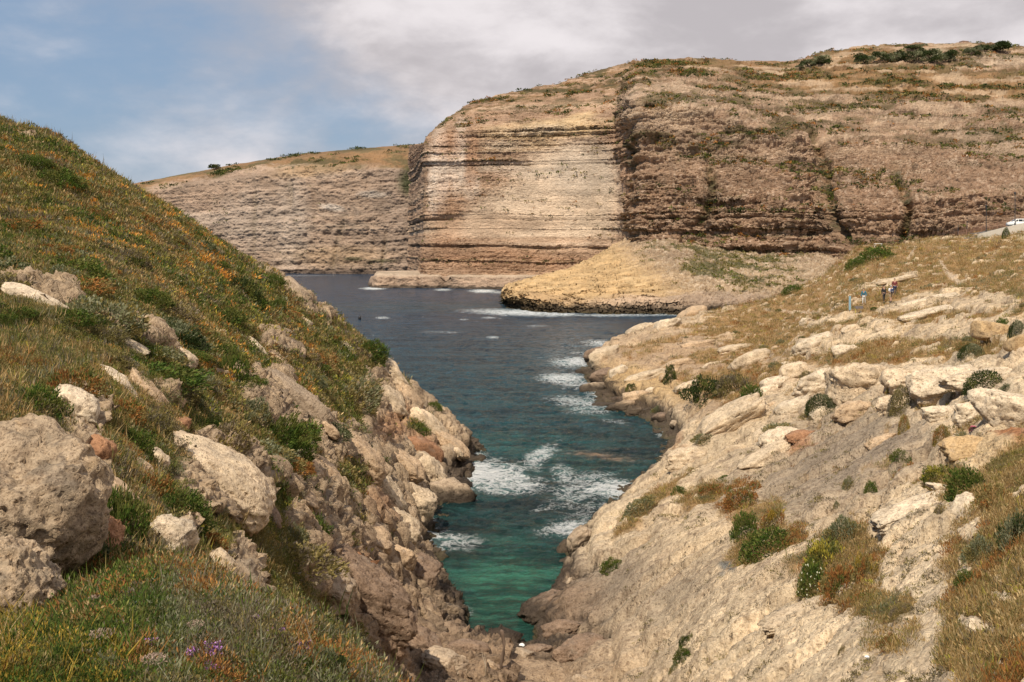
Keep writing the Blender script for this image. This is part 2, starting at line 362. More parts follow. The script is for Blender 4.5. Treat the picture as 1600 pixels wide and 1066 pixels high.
vl = ell(PX, PY, VEG_L, .4, wob)*(1-.9*ell(PX, PY, ROCK_L, .3, wob))
vr = ell(PX, PY, GRASS_R, .5, wob)*(1-ell(PX, PY, ROCK_R, .4, wob))
vr = vr*(1-.85*sstep(noise(v3(Xg*.35, Yg*.9, Zg*.5), 45)+.5*noise(v3(Xg*1.2, Yg*1.8, Zg), 46), .38, .6))
spots = sstep(noise(v3(Xg*.55, Yg*.55, Zg*.5), 41)+.6*noise(v3(Xg*1.7, Yg*1.7, Zg*1.5), 42), .42, .62)
vl = np.maximum(vl, spots*.55*sstep(Zg, 2.0, 5.0)*(PY < 1010))
vr = np.maximum(vr, spots*.5*sstep(Zg, 5.0, 9.0)*(1-.8*ell(PX, PY, [(1200,950,330,160,-20)], .3)))
veg = np.where(isleft, vl, vr)*sstep(Zg, .8, 2.2)
near_l = (Yg < 11) & (PX < 640) & (PX > -400)
veg = np.where(near_l, np.maximum(veg, .95), veg)
veg = veg.astype(np.float32)
rock = 1-sstep(veg, .25, .7)

# the sea has cut a steep foot into both banks
Zg = Zg + np.where(Yg > 86, 1.3, .6)*sstep(Yg, 53, 60)*sstep(Zg, -.15, .45)*(1-sstep(Zg, 1.8, 6.5))
ampL = .55*dist; ampR = .34*dist
Zg = Zg + np.where(isleft, rollL*ampL*1.3, rollR*ampR*1.2)*np.clip((Yg-9)/14, .0, 1)
# hummocks under the ground cover
Zg = Zg + veg*(.30*fbm(v3(Xg*.8, Yg*.8, Zg*.5), 3, seed=77)*dist + .05*noise(v3(Xg*3, Yg*3, Zg), 5) + (Yg < 13)*.085*fbm(v3(Xg*2.1, Yg*2.1, Zg), 3, seed=79))
# bedding steps on rock: thin ledges, rounded edges; beds dip gently towards the sea
bed = Zg + .10*Xg + .02*Yg + .5*fbm(v3(Xg*.12, Yg*.12, Zg*.12), 3, seed=21)
def terrace(h, step, sharp):
    k = h/step; f = k-np.floor(k); return (np.floor(k)+sstep(f, .5-sharp, .5+sharp))*step-h
tm = rock*sstep(noise(v3(Xg*.10, Yg*.10, Zg*.1), 52), -.25, .35)*np.clip((Yg-16)/20, 0, 1)
Zg = Zg + tm*terrace(bed, 1.15, .22)*np.where(isleft, .75, .55)*sstep(Zg, .3, 1.5)
# far right bank: stronger ledges (small beds stepping up from the shore)
# slanting beds: low risers that face the viewer and run down the dip, breaking the banks into slabs
def saw(h, step, up_):
    k = h/step; f = k-np.floor(k); return np.where(f < 1-up_, -f, -(1-up_)+(f-(1-up_))/up_*(1-up_))*step
yw = Yg+.16*Xg*np.where(isleft, -1, 1)+1.6*noise(v3(Xg*.10, Yg*.16, 0*Xg), 61)+.5*noise(v3(Xg*.4, Yg*.5, 0*Xg), 62)+.22*noise(v3(Xg*1.4, Yg*1.4, 0*Xg), 63)
sa = rock*sstep(noise(v3(Xg*.09, Yg*.22, 0*Xg), 64), -.35, .25)*np.clip((Yg-12)/16, 0, 1)*sstep(Zg, .4, 1.6)
Zg = Zg + sa*(.155*saw(yw, 3.1, .10)+.11*saw(yw*1.0+.7, 1.15, .16))*np.where(isleft, 1.3, 1.7)
str_ = fbm(v3(Xg*.16, Yg*1.15, Zg*.2), 5, .58, seed=66, ridged=True)
Zg = Zg + rock*.20*str_*dist*np.clip((Yg-12)/16, 0, 1)
fr = ((PX > 880) & (Yg > 88)).astype(np.float32)
Zg = Zg + fr*rock*terrace(Zg+.03*Xg+.35*fbm(v3(Xg*.2, Yg*.2, Zg*.2), 3, seed=60), 1.0, .2)*.8*sstep(Zg, .8, 2)
P = v3(Xg, Yg, Zg)
# ---- three-dimensional roughness along the normal: lumps, hollows and undercuts
N = grid_normals(P); N *= np.sign(N[..., 2:3])
lump = fbm(v3(P[..., 0]*.38, P[..., 1]*.62, P[..., 2]*.75), 5, .52, seed=101)
block = np.abs(fbm(v3(P[..., 0]*.30, P[..., 1]*.55, P[..., 2]*.8), 4, .5, seed=140))
rough = fbm(P*1.9, 3, .5, seed=160)
smoothR = ell(PX, PY, [(1150,860,260,120,-28),(1250,720,200,60,-20)], .4)
amp = rock*np.where(isleft, .95, .30)*dist*(1-.65*smoothR*(~isleft))
bil = 1-2.6*np.abs(fbm(v3(P[..., 0]*.42, P[..., 1]*.75, P[..., 2]*.95), 5, .56, seed=150))   # rounded blocks parted by creases
fine_ = fbm(P*v3(2.6, 3.2, 3.6), 4, .62, seed=170, ridged=True)
d = amp*(lump*.55 + .62*bil - .30*sstep(block, .10, .0) + .20*rough + .20*fine_)
shore = sstep(P[..., 2], 2.6, .2)*sstep(P[..., 2], -2.5, -.6)*(Yg > 44)
d = d + shore*.55*fbm(P*.9, 4, .55, seed=180, ridged=True)*1.0 + shore*(Yg > 80)*.9*fbm(P*v3(.4, .4, .6), 4, .55, seed=185, ridged=True)
d = d - (Yg > 60)*.9*np.exp(-((P[..., 2]-.7-.5*lump)/.7)**2)
P = P+N*d[..., None]
del S
Pz = P[..., 2]

# ---- colour of the ground itself (linear)
def rgb(r, g, b): return (np.array((r, g, b))/255.)**2.2
cA = fbm(P*v3(.16, .16, .25), 5, .55, seed=201); cB = fbm(P*v3(.5, .9, .9), 5, .6, seed=220); cC = fbm(P*2.2, 4, .6, seed=240)
cream, beige, grey, brown, rust = np.array((.62,.50,.345)), np.array((.50,.385,.26)), np.array((.33,.27,.205)), np.array((.20,.14,.095)), np.array((.34,.15,.065))
C = np.empty(P.shape, np.float32)
C[:] = np.where(isleft[..., None], beige*.86, cream)
cS = fbm(v3(P[..., 0]*.22, P[..., 1]*1.5, P[..., 2]*.5), 5, .6, seed=230)
C = mixc(C, np.array((.36,.275,.195)), sstep(cS+.5*cA+.2*cB, .10, .26)*np.where(isleft, .6, .50))
C = mixc(C, np.array((.25,.18,.125)), sstep(cS*.7+.7*cB-.2*cA, .30, .5)*.42)
C = mixc(C, grey, sstep(cB+.3*cA, .05, .45)*np.where(isleft, .75, .45))
C = mixc(C, cream*1.05, sstep(cA, .15, .5)*np.where(isleft, .45, .7))
C = mixc(C, (.40,.235,.13), sstep(cA-cC*.5, .35, .75)*.35)
# grey-brown smooth slabs on the right and the dark foot of the inlet
wb = (.35*cB+.25*cC)
C = mixc(C, grey*.92, ell(PX, PY, [(1330,700,190,75,-28,.85),(1180,860,70,20,-30,.4),(1010,960,120,50,-25,.75),(930,930,110,60,-30,.85),(1200,735,120,40,-28,.6)], .5, wb))
C = mixc(C, brown*1.25, ell(PX, PY, [(780,1040,330,62,0,.8),(560,960,150,110,25,.55),(860,960,75,55,-20,.85),(680,900,80,70,30,.4)], .5, wb)*.9)  # also paints in the shade on the right-facing rock of the left bank
C = mixc(C, np.array((.69,.57,.405)), ell(PX, PY, [(1330,970,330,90,-10,.9),(1500,800,140,60,-20,.8),(1540,620,160,60,0,.7),(1440,850,130,70,-20,.6),(960,830,70,24,-40,.5)], .5, wb))
C = mixc(C, np.array((.40,.285,.185)), ell(PX, PY, [(1040,580,170,70,-8,.8),(1110,640,90,40,20,.7),(1150,590,110,40,-10,.6)], .6, wb)*(Yg > 84))
C = mixc(C, np.array((.56,.40,.20)), ell(PX, PY, [(1000,615,90,26,14,.7),(1560,720,70,30,0,.5)], .6, wb))
pk = noise(P*v3(2.1, 2.1, 2.6), 251)+.6*noise(P*v3(5.1, 5.1, 6), 252)
C = mixc(C, np.array((.15,.105,.07)), sstep(pk, .48, .66)*np.clip(Yg/40, .3, 1)*.6)
C = mixc(C, rust, ell(PX, PY, [(545,890,46,9,42,.8),(590,800,30,20,40,.35),(610,670,26,30,50,.5),(650,700,40,12,50,.45),(1580,690,46,9,0,.9),(1245,690,30,7,-10,.6),(1060,715,26,8,0,.4)], .6, wb))
C = mixc(C, (.07,.10,.12), ell(PX, PY, [(1140,880,16,5,-10,.75),(1147,888,7,10,20,.6),(1130,898,4,8,0,.5)], .4, wb*1.3))
# sea-wetted dark band at the waterline
wet = sstep(Pz+1.5*cB+1.0*cC, 2.1+.3*(Yg > 88), 1.1+.3*(Yg > 88))*(Yg > 44)
C = mixc(C, np.array((.060,.046,.036)), wet*.9)
C = mixc(C, np.array((.07,.065,.03)), sstep(Pz, .5, .05)*(Yg > 44)*.7)
# soil and litter between the plants
soilL = np.array((.15,.115,.055)); soilR = np.array((.32,.205,.095))
soil = np.where(isleft[..., None], soilL, soilR)*(1+.35*cC[..., None])
vm = sstep(veg, .3, .65)
C = C*(1-vm[..., None])+soil*vm[..., None]
C = mixc(C, (.30,.27,.04), ell(PX, PY, [(831,1017,9,5,10,.8)], .5, wb))
# worn footpath
path = np.zeros(PX.shape, np.float32)
for (a, b, wd) in [((1468,408),(1480,425),3.5),((1480,425),(1497,440),5),((1195,482),(1232,487),2.2),((1232,487),(1290,490),2.4),((1430,385),(1420,402),2)]:
    ax, ay = a; bx, by = b; tt = np.clip(((PX-ax)*(bx-ax)+(PY-ay)*(by-ay))/((bx-ax)**2+(by-ay)**2), 0, 1)
    path = np.maximum(path, 1-sstep(np.hypot(PX-ax-tt*(bx-ax), (PY-ay-tt*(by-ay))*1.3)+4*wob, wd*.6, wd*1.3))
C = mixc(C, (.50,.40,.29), path*.9); veg = veg*(1-path)
C = np.clip(C, .012, .8)

rockA = np.clip(rock+.15, .15, 1)*np.clip(Yg/26, .15, 1)
keep = (P[:-1, :-1, 2] > -2.2) | (P[1:, 1:, 2] > -2.2)
split = int(np.argmin(np.abs(us-(785-CX)/F)))
ROCKN = rock_mat('limestone_near', 1.5, (.16, .085), (.6, 1.0, 1.0), .8, blocky=.5)
for nm, sl_, lab in (('left_hillside', slice(0, split+1), 'hillside'), ('right_hillside', slice(split, NC), 'rocky_shore')):
    Pv = P[:, sl_]; nr, nc = Pv.shape[:2]
    ks = slice(sl_.start, sl_.stop-1 if sl_.stop < NC else NC-1); kk = keep[:, ks][:, :nc-1]
    Q = grid_faces(nr, nc, kk)
    V, Q, at = compact(Pv.reshape(-1, 3), Q, {'col': C[:, sl_].reshape(-1, 3), 'rock': rockA[:, sl_].ravel()})
    tag(mesh_np(lab, V, Q, ROCKN, at), kind='structure')

# ---- ground lookup
VPX, VPY = proj(P)
GN = grid_normals(P); GN *= np.sign(GN[..., 2:3])
def ground_at(px, py):
    """first ground met by the view ray through a photo position"""
    c = int(np.clip(np.searchsorted(us, (px-CX)/F), 0, NC-1)); col = VPY[:, c]
    hit = np.nonzero((col <= py) & (Yg[:, 0] > 3.2))[0]
    r = int(hit[0]) if len(hit) else int(np.argmin(col))
    return P[r, c].copy(), GN[r, c].copy()
def ground_z(x, y):
    c = int(np.clip(np.searchsorted(us, x/y), 0, NC-1)); r = int(np.clip(round((math.log(y)-lys[0])/(lys[-1]-lys[0])*(NR-1)), 0, NR-1))
    return float(P[r, c, 2])
# which cells the viewpoint can see (running minimum of the view row going outwards), with a margin
runmin = np.minimum.accumulate(np.where(Yg > 3.2, VPY, 1e9), axis=0)
VIS = (VPY <= runmin+34) & (VPX > -420) & (VPX < 2020)
# ------------------------------------------------------------------ far cliffs: lofted surfaces (sections: view row, distance)
def loft(stations, nc, weights, ext=None):
    """stations: [(column, [(row, distance) or ('z', z, distance), ...])]; returns points (rows, cols, 3)"""
    xs = np.array([s[0] for s in stations], float); k = len(stations[0][1])
    D = np.zeros((len(xs), k, 2))
    for i, (px, sec) in enumerate(stations):
        for j, e in enumerate(sec):
            D[i, j] = (CZ-(e[0]-HY)/F*e[1], e[1]) if e[0] != 'z' else (e[1], e[2])
    cols = np.linspace(xs[0], xs[-1], nc)
    G = np.zeros((nc, k, 2))
    for j in range(k):
        for c in (0, 1): G[:, j, c] = np.interp(cols, xs, D[:, j, c])
    ker = np.hanning(2*LOFT_SM+1)[1:-1]; ker /= ker.sum(); h = len(ker)//2
    G = np.pad(G, ((h, h), (0, 0), (0, 0)), 'edge'); G = np.apply_along_axis(lambda a: np.convolve(a, ker, 'valid'), 0, G)
    rows = []
    for j, n in enumerate(weights):
        for t_ in np.linspace(0, 1, n, endpoint=(j == len(weights)-1)): rows.append(G[:, j]*(1-t_)+G[:, j+1]*t_)
    R = np.array(rows)                                   # (nr, nc, 2)
    k2 = np.array((1, 2, 3, 4, 3, 2, 1.)); k2 /= k2.sum()
    Rp = np.pad(R, ((3, 3), (0, 0), (0, 0)), 'edge'); R = sum(k2[i]*Rp[i:i+len(R)] for i in range(7))
    X_ = (cols-CX)/F*R[..., 1]
    return v3(X_, R[..., 1], R[..., 0]).astype(np.float32)
def strata1(z, seed, scale):
    """piecewise bed resistance as a function of height"""
    p = v3(np.full(z.shape, seed*3.1), z*scale, 0*z)
    return noise(p, seed)+.6*noise(p*2.3, seed+1)+.35*noise(p*5.1, seed+2)

LOFT_SM = 5
rs = CLIFF_RES
# ---- main headland
HS = [
 (640, [('z',-3,640),(432,640),(330,640),(262,645),(240,650),(228,660),(240,760)]),
 (656, [('z',-3,560),(432,560),(330,565),(250,570),(232,580),(226,600),(236,760)]),
 (661, [('z',-3,487),(432,487),(340,492),(236,500),(231,505),(227,515),(240,760)]),
 (669, [('z',-3,482),(432,482),(330,486),(232,492),(221,498),(213,510),(230,760)]),
 (684, [('z',-3,480),(432,480),(330,484),(222,490),(206,498),(196,512),(215,760)]),
 (705, [('z',-3,478),(432,478),(330,482),(215,490),(193,500),(180,516),(205,760)]),
 (740, [('z',-3,477),(432,477),(330,480),(208,486),(178,502),(157,524),(190,760)]),
 (800, [('z',-3,474),(432,474),(330,477),(200,482),(170,504),(143,532),(180,760)]),
 (870, [('z',-3,470),(432,470),(330,473),(196,478),(162,505),(130,540),(170,760)]),
 (940, [('z',-3,464),(430,464),(330,467),(192,472),(150,505),(108,550),(150,760)]),
 (966, [('z',-3,458),(425,458),(330,462),(196,468),(145,500),(101,552),(140,760)]),
 (977, [('z',-3,438),(415,438),(325,441),(188,450),(140,490),(100,552),(135,760)]),
 (988, [('z',-3,412),(405,412),(320,416),(180,428),(135,480),(99,552),(130,760)]),
 (1000,[('z',-3,400),(400,400),(290,405),(165,418),(128,475),(96,550),(130,760)]),
 (1080,[('z',-3,392),(405,392),(300,398),(172,416),(130,480),(92,560),(130,760)]),
 (1150,[('z',-3,386),(412,386),(310,392),(195,412),(140,480),(95,575),(130,760)]),
 (1230,[('z',-3,380),(425,380),(320,386),(215,408),(148,485),(97,585),(125,760)]),
 (1270,[('z',-3,385),(430,385),(325,392),(225,412),(140,490),(88,590),(115,760)]),
 (1330,[('z',-3,368),(425,368),(320,376),(232,404),(132,490),(74,600),(105,760)]),
 (1400,[('z',-3,362),(420,362),(318,370),(228,404),(128,490),(71,600),(100,760)]),
 (1450,[('z',-3,358),(410,358),(315,366),(232,404),(128,490),(69,600),(100,760)]),
 (1520,[('z',-3,352),(400,352),(312,362),(236,404),(130,490),(67,600),(100,760)]),
 (1600,[('z',-3,346),(400,346),(312,356),(240,404),(132,490),(74,600),(105,760)]),
 (1800,[('z',-3,336),(400,336),(312,346),(245,400),(140,490),(85,600),(115,760)]),
]
P1 = loft(HS, rs, [max(4, int(rs*f)) for f in (.02, .11, .14, .10, .10, .03)])
def cliff_dress(P1, sA, dip=(0, 0), amp=1.0, seed=300, beds=.16, faceamp=None, offshore=None):
    px, py = proj(P1)
    N1 = grid_normals(P1); s = np.sign((N1*np.array((0, -1, .6))).sum(-1)); N1 *= s[..., None]
    zz = P1[..., 2]+dip[0]*P1[..., 0]+dip[1]*P1[..., 1]+2.2*fbm(P1*.012, 3, seed=seed)
    st = strata1(zz, seed+5, beds)
    st2 = strata1(zz, seed+15, beds*3.3)
    steep = 1-sstep(N1[..., 2], .45, .8)
    big = fbm(P1*v3(.022, .022, .014), 5, .55, seed=seed+20)
    col = fbm(P1*v3(.07, .07, .018), 4, .5, seed=seed+30)           # vertical buttresses
    blk = fbm(P1*v3(.12, .12, .17), 5, .58, seed=seed+40)
    led = fbm(P1*v3(.03, .03, .16), 5, .55, seed=seed+50)
    return px, py, N1, zz, st, st2, steep, big, col, blk, led
px, py, N1, zz, st, st2, steep, big, colm, blk, led = cliff_dress(P1, 0, (.015, 0), seed=300)
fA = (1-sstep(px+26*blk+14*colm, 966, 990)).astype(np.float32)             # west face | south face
scar = ell(px, py, [(890,300,84,90,0),(850,330,110,50,-8),(790,345,120,20,-5)], .3, .25*big+.15*blk)*fA
am = np.where(fA > .5, .55, 1.0)
bandf = strata1(zz, 351, .45)
d = am*(2.2*big+1.5*colm+2.0*blk*(1-.85*scar)+1.3*st*(1-.8*scar)+.5*st2*(1-.7*scar)+1.6*led*(1-fA))
d = d*np.where(steep > .5, 1, .8)
zw = zz+5*noise(v3(0*zz, zz*.055, 0*zz), 391)+2.0*noise(v3(0*zz+4, zz*.17, 0*zz), 392)+4.5*big+2.5*blk
mS = sstep(fbm(P1*v3(.03, .03, .05), 3, seed=393), -.35, .35); mT = sstep(fbm(P1*v3(.05, .05, .08), 3, seed=394), -.2, .4)
tS = terrace(zw, 8.5, .22)*(1-fA)*(.55*mS+.5*sstep(-py, -300, -210)*mT)+terrace(zw*1.0+3, 3.3, .22)*(.7-.45*fA)*mT*(1-scar)
bilF = 1-2.6*np.abs(fbm(P1*v3(.13, .13, .17), 5, .58, seed=395)); crf = fbm(P1*v3(.5, .5, .7), 4, .6, seed=396, ridged=True)
d = d+(1-fA)*(1.9*bilF+.9*crf)+fA*(1-.8*scar)*(.5*bilF+.35*crf)+.15*crf
d = d+tS*steep
P1 = P1+v3(0*tS, -.5*tS*(1-steep), .5*tS*(1-steep))
ridge = sstep(py-np.interp(px, [s[0] for s in HS], [s[1][5][0] for s in HS]), 3, 30)
bump_ = sstep(bandf+.3*big, .42, .62)-sstep(-bandf+.3*big, .45, .65)
d = d-1.1*bump_*(1-.8*scar)*steep
d = d*(.35+.65*ridge)
# gullies in the south face
bandf = strata1(zz, 351, .45)
gl = np.zeros(px.shape, np.float32)
for pts_ in ([(1270,215),(1290,260),(1300,310),(1310,350),(1330,380)], [(1105,260),(1112,300),(1095,350)], [(1400,270),(1420,330),(1410,370)], [(985,210),(990,260),(978,330),(985,400)]):
    xs_, ys_ = zip(*pts_); cx_ = np.interp(py, ys_, xs_)
    gl = np.maximum(gl, np.exp(-((px-cx_+9*colm)/9)**2)*sstep(py, ys_[0]-15, ys_[0]+15)*(1-sstep(py, ys_[-1]-5, ys_[-1]+12)))
d = d-gl*3.2*(1-fA*.5)
P1d = P1+N1*d[..., None]
n2 = grid_normals(P1d); n2 *= np.sign((n2*np.array((0, -1, .6))).sum(-1))[..., None]
flat = sstep(n2[..., 2]+.15*blk, .50, .78)
bandn = strata1(zz, 333, .12); bandf = strata1(zz, 351, .45)
c1 = fbm(P1*v3(.05, .05, .09), 5, .6, seed=360); c2 = .62*fbm(P1*v3(.035, .035, .62), 5, .6, seed=370)+.55*fbm(P1*v3(.22, .22, .5), 4, .6, seed=371); streak = fbm(P1*v3(.14, .14, .012), 4, .55, seed=380)
Cc = np.empty(P1.shape, np.float32)
Cc[:] = np.array((.41,.295,.21))
Cc = mixc(Cc, (.60,.485,.36), sstep(bandn+.4*c1, .0, .8)*.75)
Cc = mixc(Cc, (.33,.225,.16), sstep(-bandn+.5*c1, .15, .9)*.7)
Cc = mixc(Cc, (.25,.175,.125), sstep(bandf+.35*c2+.35*big, .42, .62)*.62)
Cc = mixc(Cc, (.64,.54,.41), sstep(-bandf+.35*c2+.3*big, .45, .65)*.45)
Cc = mixc(Cc, (.45,.27,.16), sstep(c1-.2*streak, .15, .6)*.25)
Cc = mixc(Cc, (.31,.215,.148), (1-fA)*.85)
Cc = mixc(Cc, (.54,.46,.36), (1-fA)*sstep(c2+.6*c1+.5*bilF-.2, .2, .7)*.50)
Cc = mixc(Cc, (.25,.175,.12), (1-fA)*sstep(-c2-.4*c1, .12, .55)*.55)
wbf = .3*c1+.2*c2
c3 = noise(P1*v3(.75, .75, .95), 375)+.6*noise(P1*v3(1.6, 1.6, 2), 376)+.8*noise(P1*v3(.3, .3, .5), 377)
Cc = mixc(Cc, (.60,.49,.385), sstep(c3, .30, .75)*(.62-.45*fA)); Cc = mixc(Cc, (.10,.075,.055), sstep(-c3, .42, .85)*(.70-.45*fA))
Cc = mixc(Cc, (.58,.49,.38), scar*.88)
Cc = mixc(Cc, (.40,.37,.32), ell(px, py, [(915,265,55,40,0,.5)], .5, wbf)*fA)
Cc = mixc(Cc, (.66,.59,.51), ell(px, py, [(688,270,16,60,0,.95),(715,262,14,45,5,.8),(735,290,14,20,0,.6),(722,200,8,12,0,.5),(680,300,10,40,0,.8)], .4, wbf)*fA)
Cc = mixc(Cc, (.60,.475,.29), ell(px, py, [(860,205,95,13,-4,.85),(820,225,60,10,-4,.5),(900,190,30,7,-15,.8)], .5, wbf)*fA)
Cc = mixc(Cc, (.62,.56,.47), ell(px, py, [(840,205,50,6,-3,.6),(790,228,30,8,0,.5),(780,262,50,8,0,.5),(830,270,60,9,0,.35)], .6, wbf)*fA)
Cc = mixc(Cc, (.43,.26,.16), ell(px, py, [(738,255,10,40,5,.5),(700,345,22,60,0,.4),(980,250,12,60,0,.5),(985,300,8,70,0,.4),(700,230,20,20,0,.5)], .5, wbf))
Cc = mixc(Cc, (.36,.215,.125), ell(px, py, [(820,405,150,22,0,.45),(760,350,110,16,0,.3),(850,375,110,5,0,.4)], .5, wbf)*fA)
Cc = mixc(Cc, (.52,.43,.33), ell(px, py, [(1040,180,50,40,-5,.6),(1060,160,90,14,0,.5),(1120,230,110,40,0,.25),(1330,180,250,40,3,.2),(1560,230,90,20,6,.5),(1560,100,60,12,0,.8)], .6, wbf)*(1-fA))
Cc = Cc*(1+.28*c2[..., None]+.16*streak[..., None]*fA[..., None])
# grass and garigue where it is flat enough to hold soil
gcol = lerp(np.array((.20,.125,.065)), np.array((.095,.080,.040)), sstep(c1+.8*c2, -.2, .25)[..., None])
gcol = lerp(gcol, np.array((.26,.17,.09)), ell(px, py, [(1420,135,230,22,2,.9),(1330,90,60,14,-10,.9),(1130,105,120,10,0,.6)], .5, wbf)[..., None])
up_ = sstep(-py+np.interp(px, [660, 800, 960, 1000, 1200, 1400, 1600], [205, 165, 150, 125, 130, 165, 170])+26*c1+14*blk, -12, 14)
vmc = np.clip(np.maximum(flat*.8*sstep(c2+.6*c1+.05, -.15, .25), up_*sstep(c2*1.0+c1*.5+.22, -.05, .3)), 0, 1)
vmc = np.maximum(vmc, gl*.7*(1-fA))
vmc = np.maximum(vmc, ell(px, py, [(1420,135,260,24,2,1),(1330,92,70,16,-10,1),(1100,103,150,9,0,.8)], .4, wbf))
vmc = vmc*(1-ell(px, py, [(1570,102,60,11,0,.85),(1100,170,130,9,2,.6),(1270,160,70,5,0,.5)], .4, wbf*1.4))
Cc = Cc*(1-vmc[..., None])+gcol*vmc[..., None]
upS = sstep(-py, -285, -200)*(1-fA)
lb = noise(P1*v3(.03, .03, .22), 621)+.6*noise(P1*v3(.12, .12, .3), 622)
Cc = mixc(Cc, (.115,.095,.048), upS*sstep(lb, .02, .4)*.75)
Cc = mixc(Cc, (.52,.425,.315), upS*sstep(-lb, .12, .45)*.5)
Cc = mixc(Cc, (.05,.06,.028), gl*sstep(blk+c2, -.1, .3)*.7*(1-fA))
Cc = np.clip(Cc*np.array((1.0, .965, .95), np.float32), .015, .75)
CL = rock_mat('cliff_limestone', .26, (.20, .09), (.5, .5, 2.2), .4, speck=.6, cellscale=.8, blocky=.5)
Q = grid_faces(*P1d.shape[:2])
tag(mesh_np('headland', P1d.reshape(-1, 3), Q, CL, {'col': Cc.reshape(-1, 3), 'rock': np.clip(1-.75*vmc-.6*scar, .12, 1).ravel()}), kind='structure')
HEAD = (P1d, vmc, px, py, n2)

# ---- distant cliff across the bay
FS = [
 (60,  [('z',-3,780),(425,780),(380,784),(330,790),(322,800),(316,830),(330,1000)]),
 (150, [('z',-3,765),(425,765),(375,768),(310,775),(302,790),(297,820),(320,1000)]),
 (210, [('z',-3,752),(425,752),(370,756),(304,764),(295,785),(286,820),(310,1000)]),
 (330, [('z',-3,735),(427,735),(365,739),(284,748),(274,775),(263,815),(290,1000)]),
 (400, [('z',-3,722),(427.5,722),(360,726),(276,734),(264,765),(250,815),(280,1000)]),
 (480, [('z',-3,712),(428,712),(355,716),(266,724),(254,760),(238,820),(270,1000)]),
 (560, [('z',-3,700),(428.5,700),(350,704),(262,712),(248,755),(231,820),(260,1000)]),
 (620, [('z',-3,694),(429,694),(350,698),(264,708),(246,755),(226,820),(255,1000)]),
 (680, [('z',-3,690),(429,690),(350,694),(268,706),(246,755),(222,820),(250,1000)]),
 (760, [('z',-3,688),(429,688),(350,692),(270,704),(246,755),(222,820),(250,1000)]),
]
rf = int(rs*.62)
P2 = loft(FS, rf, [max(3, int(rf*f)) for f in (.02, .11, .14, .08, .06, .02)])
px, py, N1, zz, st, st2, steep, big, colm, blk, led = cliff_dress(P2, 0, (-.03, 0), seed=500, beds=.10)
mT = sstep(fbm(P2*v3(.02, .02, .05), 3, seed=594), -.3, .5)
d = 3.2*big+2.6*colm+2.6*blk+(1.1*st+.7*st2)*(.25+mT)+1.2*(1-2.6*np.abs(fbm(P2*v3(.07, .07, .12), 5, .58, seed=595)))+.6*fbm(P2*v3(.3, .3, .5), 3, .6, seed=596, ridged=True)
gl = np.zeros(px.shape, np.float32)
for pts_, wd in (([(648,262),(645,300)], 12), ([(540,340),(528,380),(520,425)], 4), ([(452,285),(455,320)], 5), ([(400,300),(395,420)], 4), ([(605,370),(598,425)], 4)):
    xs_, ys_ = zip(*pts_); cx_ = np.interp(py, ys_, xs_)
    gl = np.maximum(gl, np.exp(-((px-cx_+6*colm)/wd)**2)*sstep(py, ys_[0]-12, ys_[0]+12)*(1-sstep(py, ys_[-1]-4, ys_[-1]+8)))
top_ = sstep(py-np.interp(px, [s[0] for s in FS], [s[1][5][0] for s in FS]), 1, 14)
d = d*(.15+.85*top_)-gl*2
P2d = P2+N1*d[..., None]
bandn = strata1(zz, 533, .10); bandf = strata1(zz, 551, .33)
c1 = fbm(P2*v3(.03, .03, .06), 5, .6, seed=560); c2 = .7*fbm(P2*v3(.018, .018, .42), 5, .6, seed=570)+.45*fbm(P2*v3(.12, .12, .3), 4, .6, seed=571); streak = fbm(P2*v3(.09, .09, .008), 4, .55, seed=580)
Cf = np.empty(P2.shape, np.float32); Cf[:] = np.array((.35,.265,.21))
Cf = mixc(Cf, (.52,.43,.355), sstep(bandn+.4*c1, -.1, .7)*.55)
Cf = mixc(Cf, (.24,.18,.155), sstep(bandf+.5*c2, .2, .9)*.75)
Cf = mixc(Cf, (.30,.235,.20), sstep(px+20*c1, 560, 620)*.55)
Cf = mixc(Cf, (.46,.42,.39), ell(px, py, [(400,345,60,45,0,.3),(455,350,28,75,0,.35),(330,345,60,14,5,.3),(585,305,20,5,0,.7),(520,325,20,5,10,.8)], .5, .3*c1))
Cf = mixc(Cf, (.50,.35,.20), ell(px, py, [(490,268,60,8,-4,.5),(530,400,80,14,0,.3)], .6, .4*c1))
Cf = Cf*(1+.30*c2[..., None]+.22*streak[..., None])
upf = sstep(-py+np.interp(px, [60, 210, 400, 480, 560, 700], [322, 300, 266, 258, 262, 268])+10*c1+6*blk, -3, 4)
gcol = lerp(np.array((.25,.155,.085)), np.array((.13,.105,.055)), sstep(c1+.6*c2, -.1, .35)[..., None])
vmf = np.clip(upf*sstep(c2+.5*c1+.5, -.1, .25), 0, 1)
vmf = np.maximum(vmf, .8*ell(px, py, [(560,255,110,10,-3,1),(640,245,60,14,0,1)], .5, .4*c1))
Cf = Cf*(1-vmf[..., None])+gcol*vmf[..., None]
Cf = mixc(Cf, (.07,.08,.04), np.clip(ell(px, py, [(645,285,20,26,0,.85),(555,405,14,3,0,.7),(600,408,22,3,0,.6)], .5, .5*c1)+gl*.2, 0, 1))
Cf = Cf*np.array((.95, .945, .91), np.float32)
Cf = mixc(Cf, (.09,.07,.06), sstep(P2[..., 2]+1.5*c2, 4, 1.5)*.8)
FC = rock_mat('far_cliff_limestone', .18, (.12, .06), (.4, .4, 2.6), .4, speck=.5, cellscale=.8, blocky=.3)
tag(mesh_np('sea_cliff', P2d.reshape(-1, 3), grid_faces(*P2d.shape[:2]), FC, {'col': np.clip(Cf, .02, .75).reshape(-1, 3), 'rock': np.clip(1-.7*vmf, .1, 1).ravel()}), kind='structure')
FARC = (P2d, vmf, px, py)

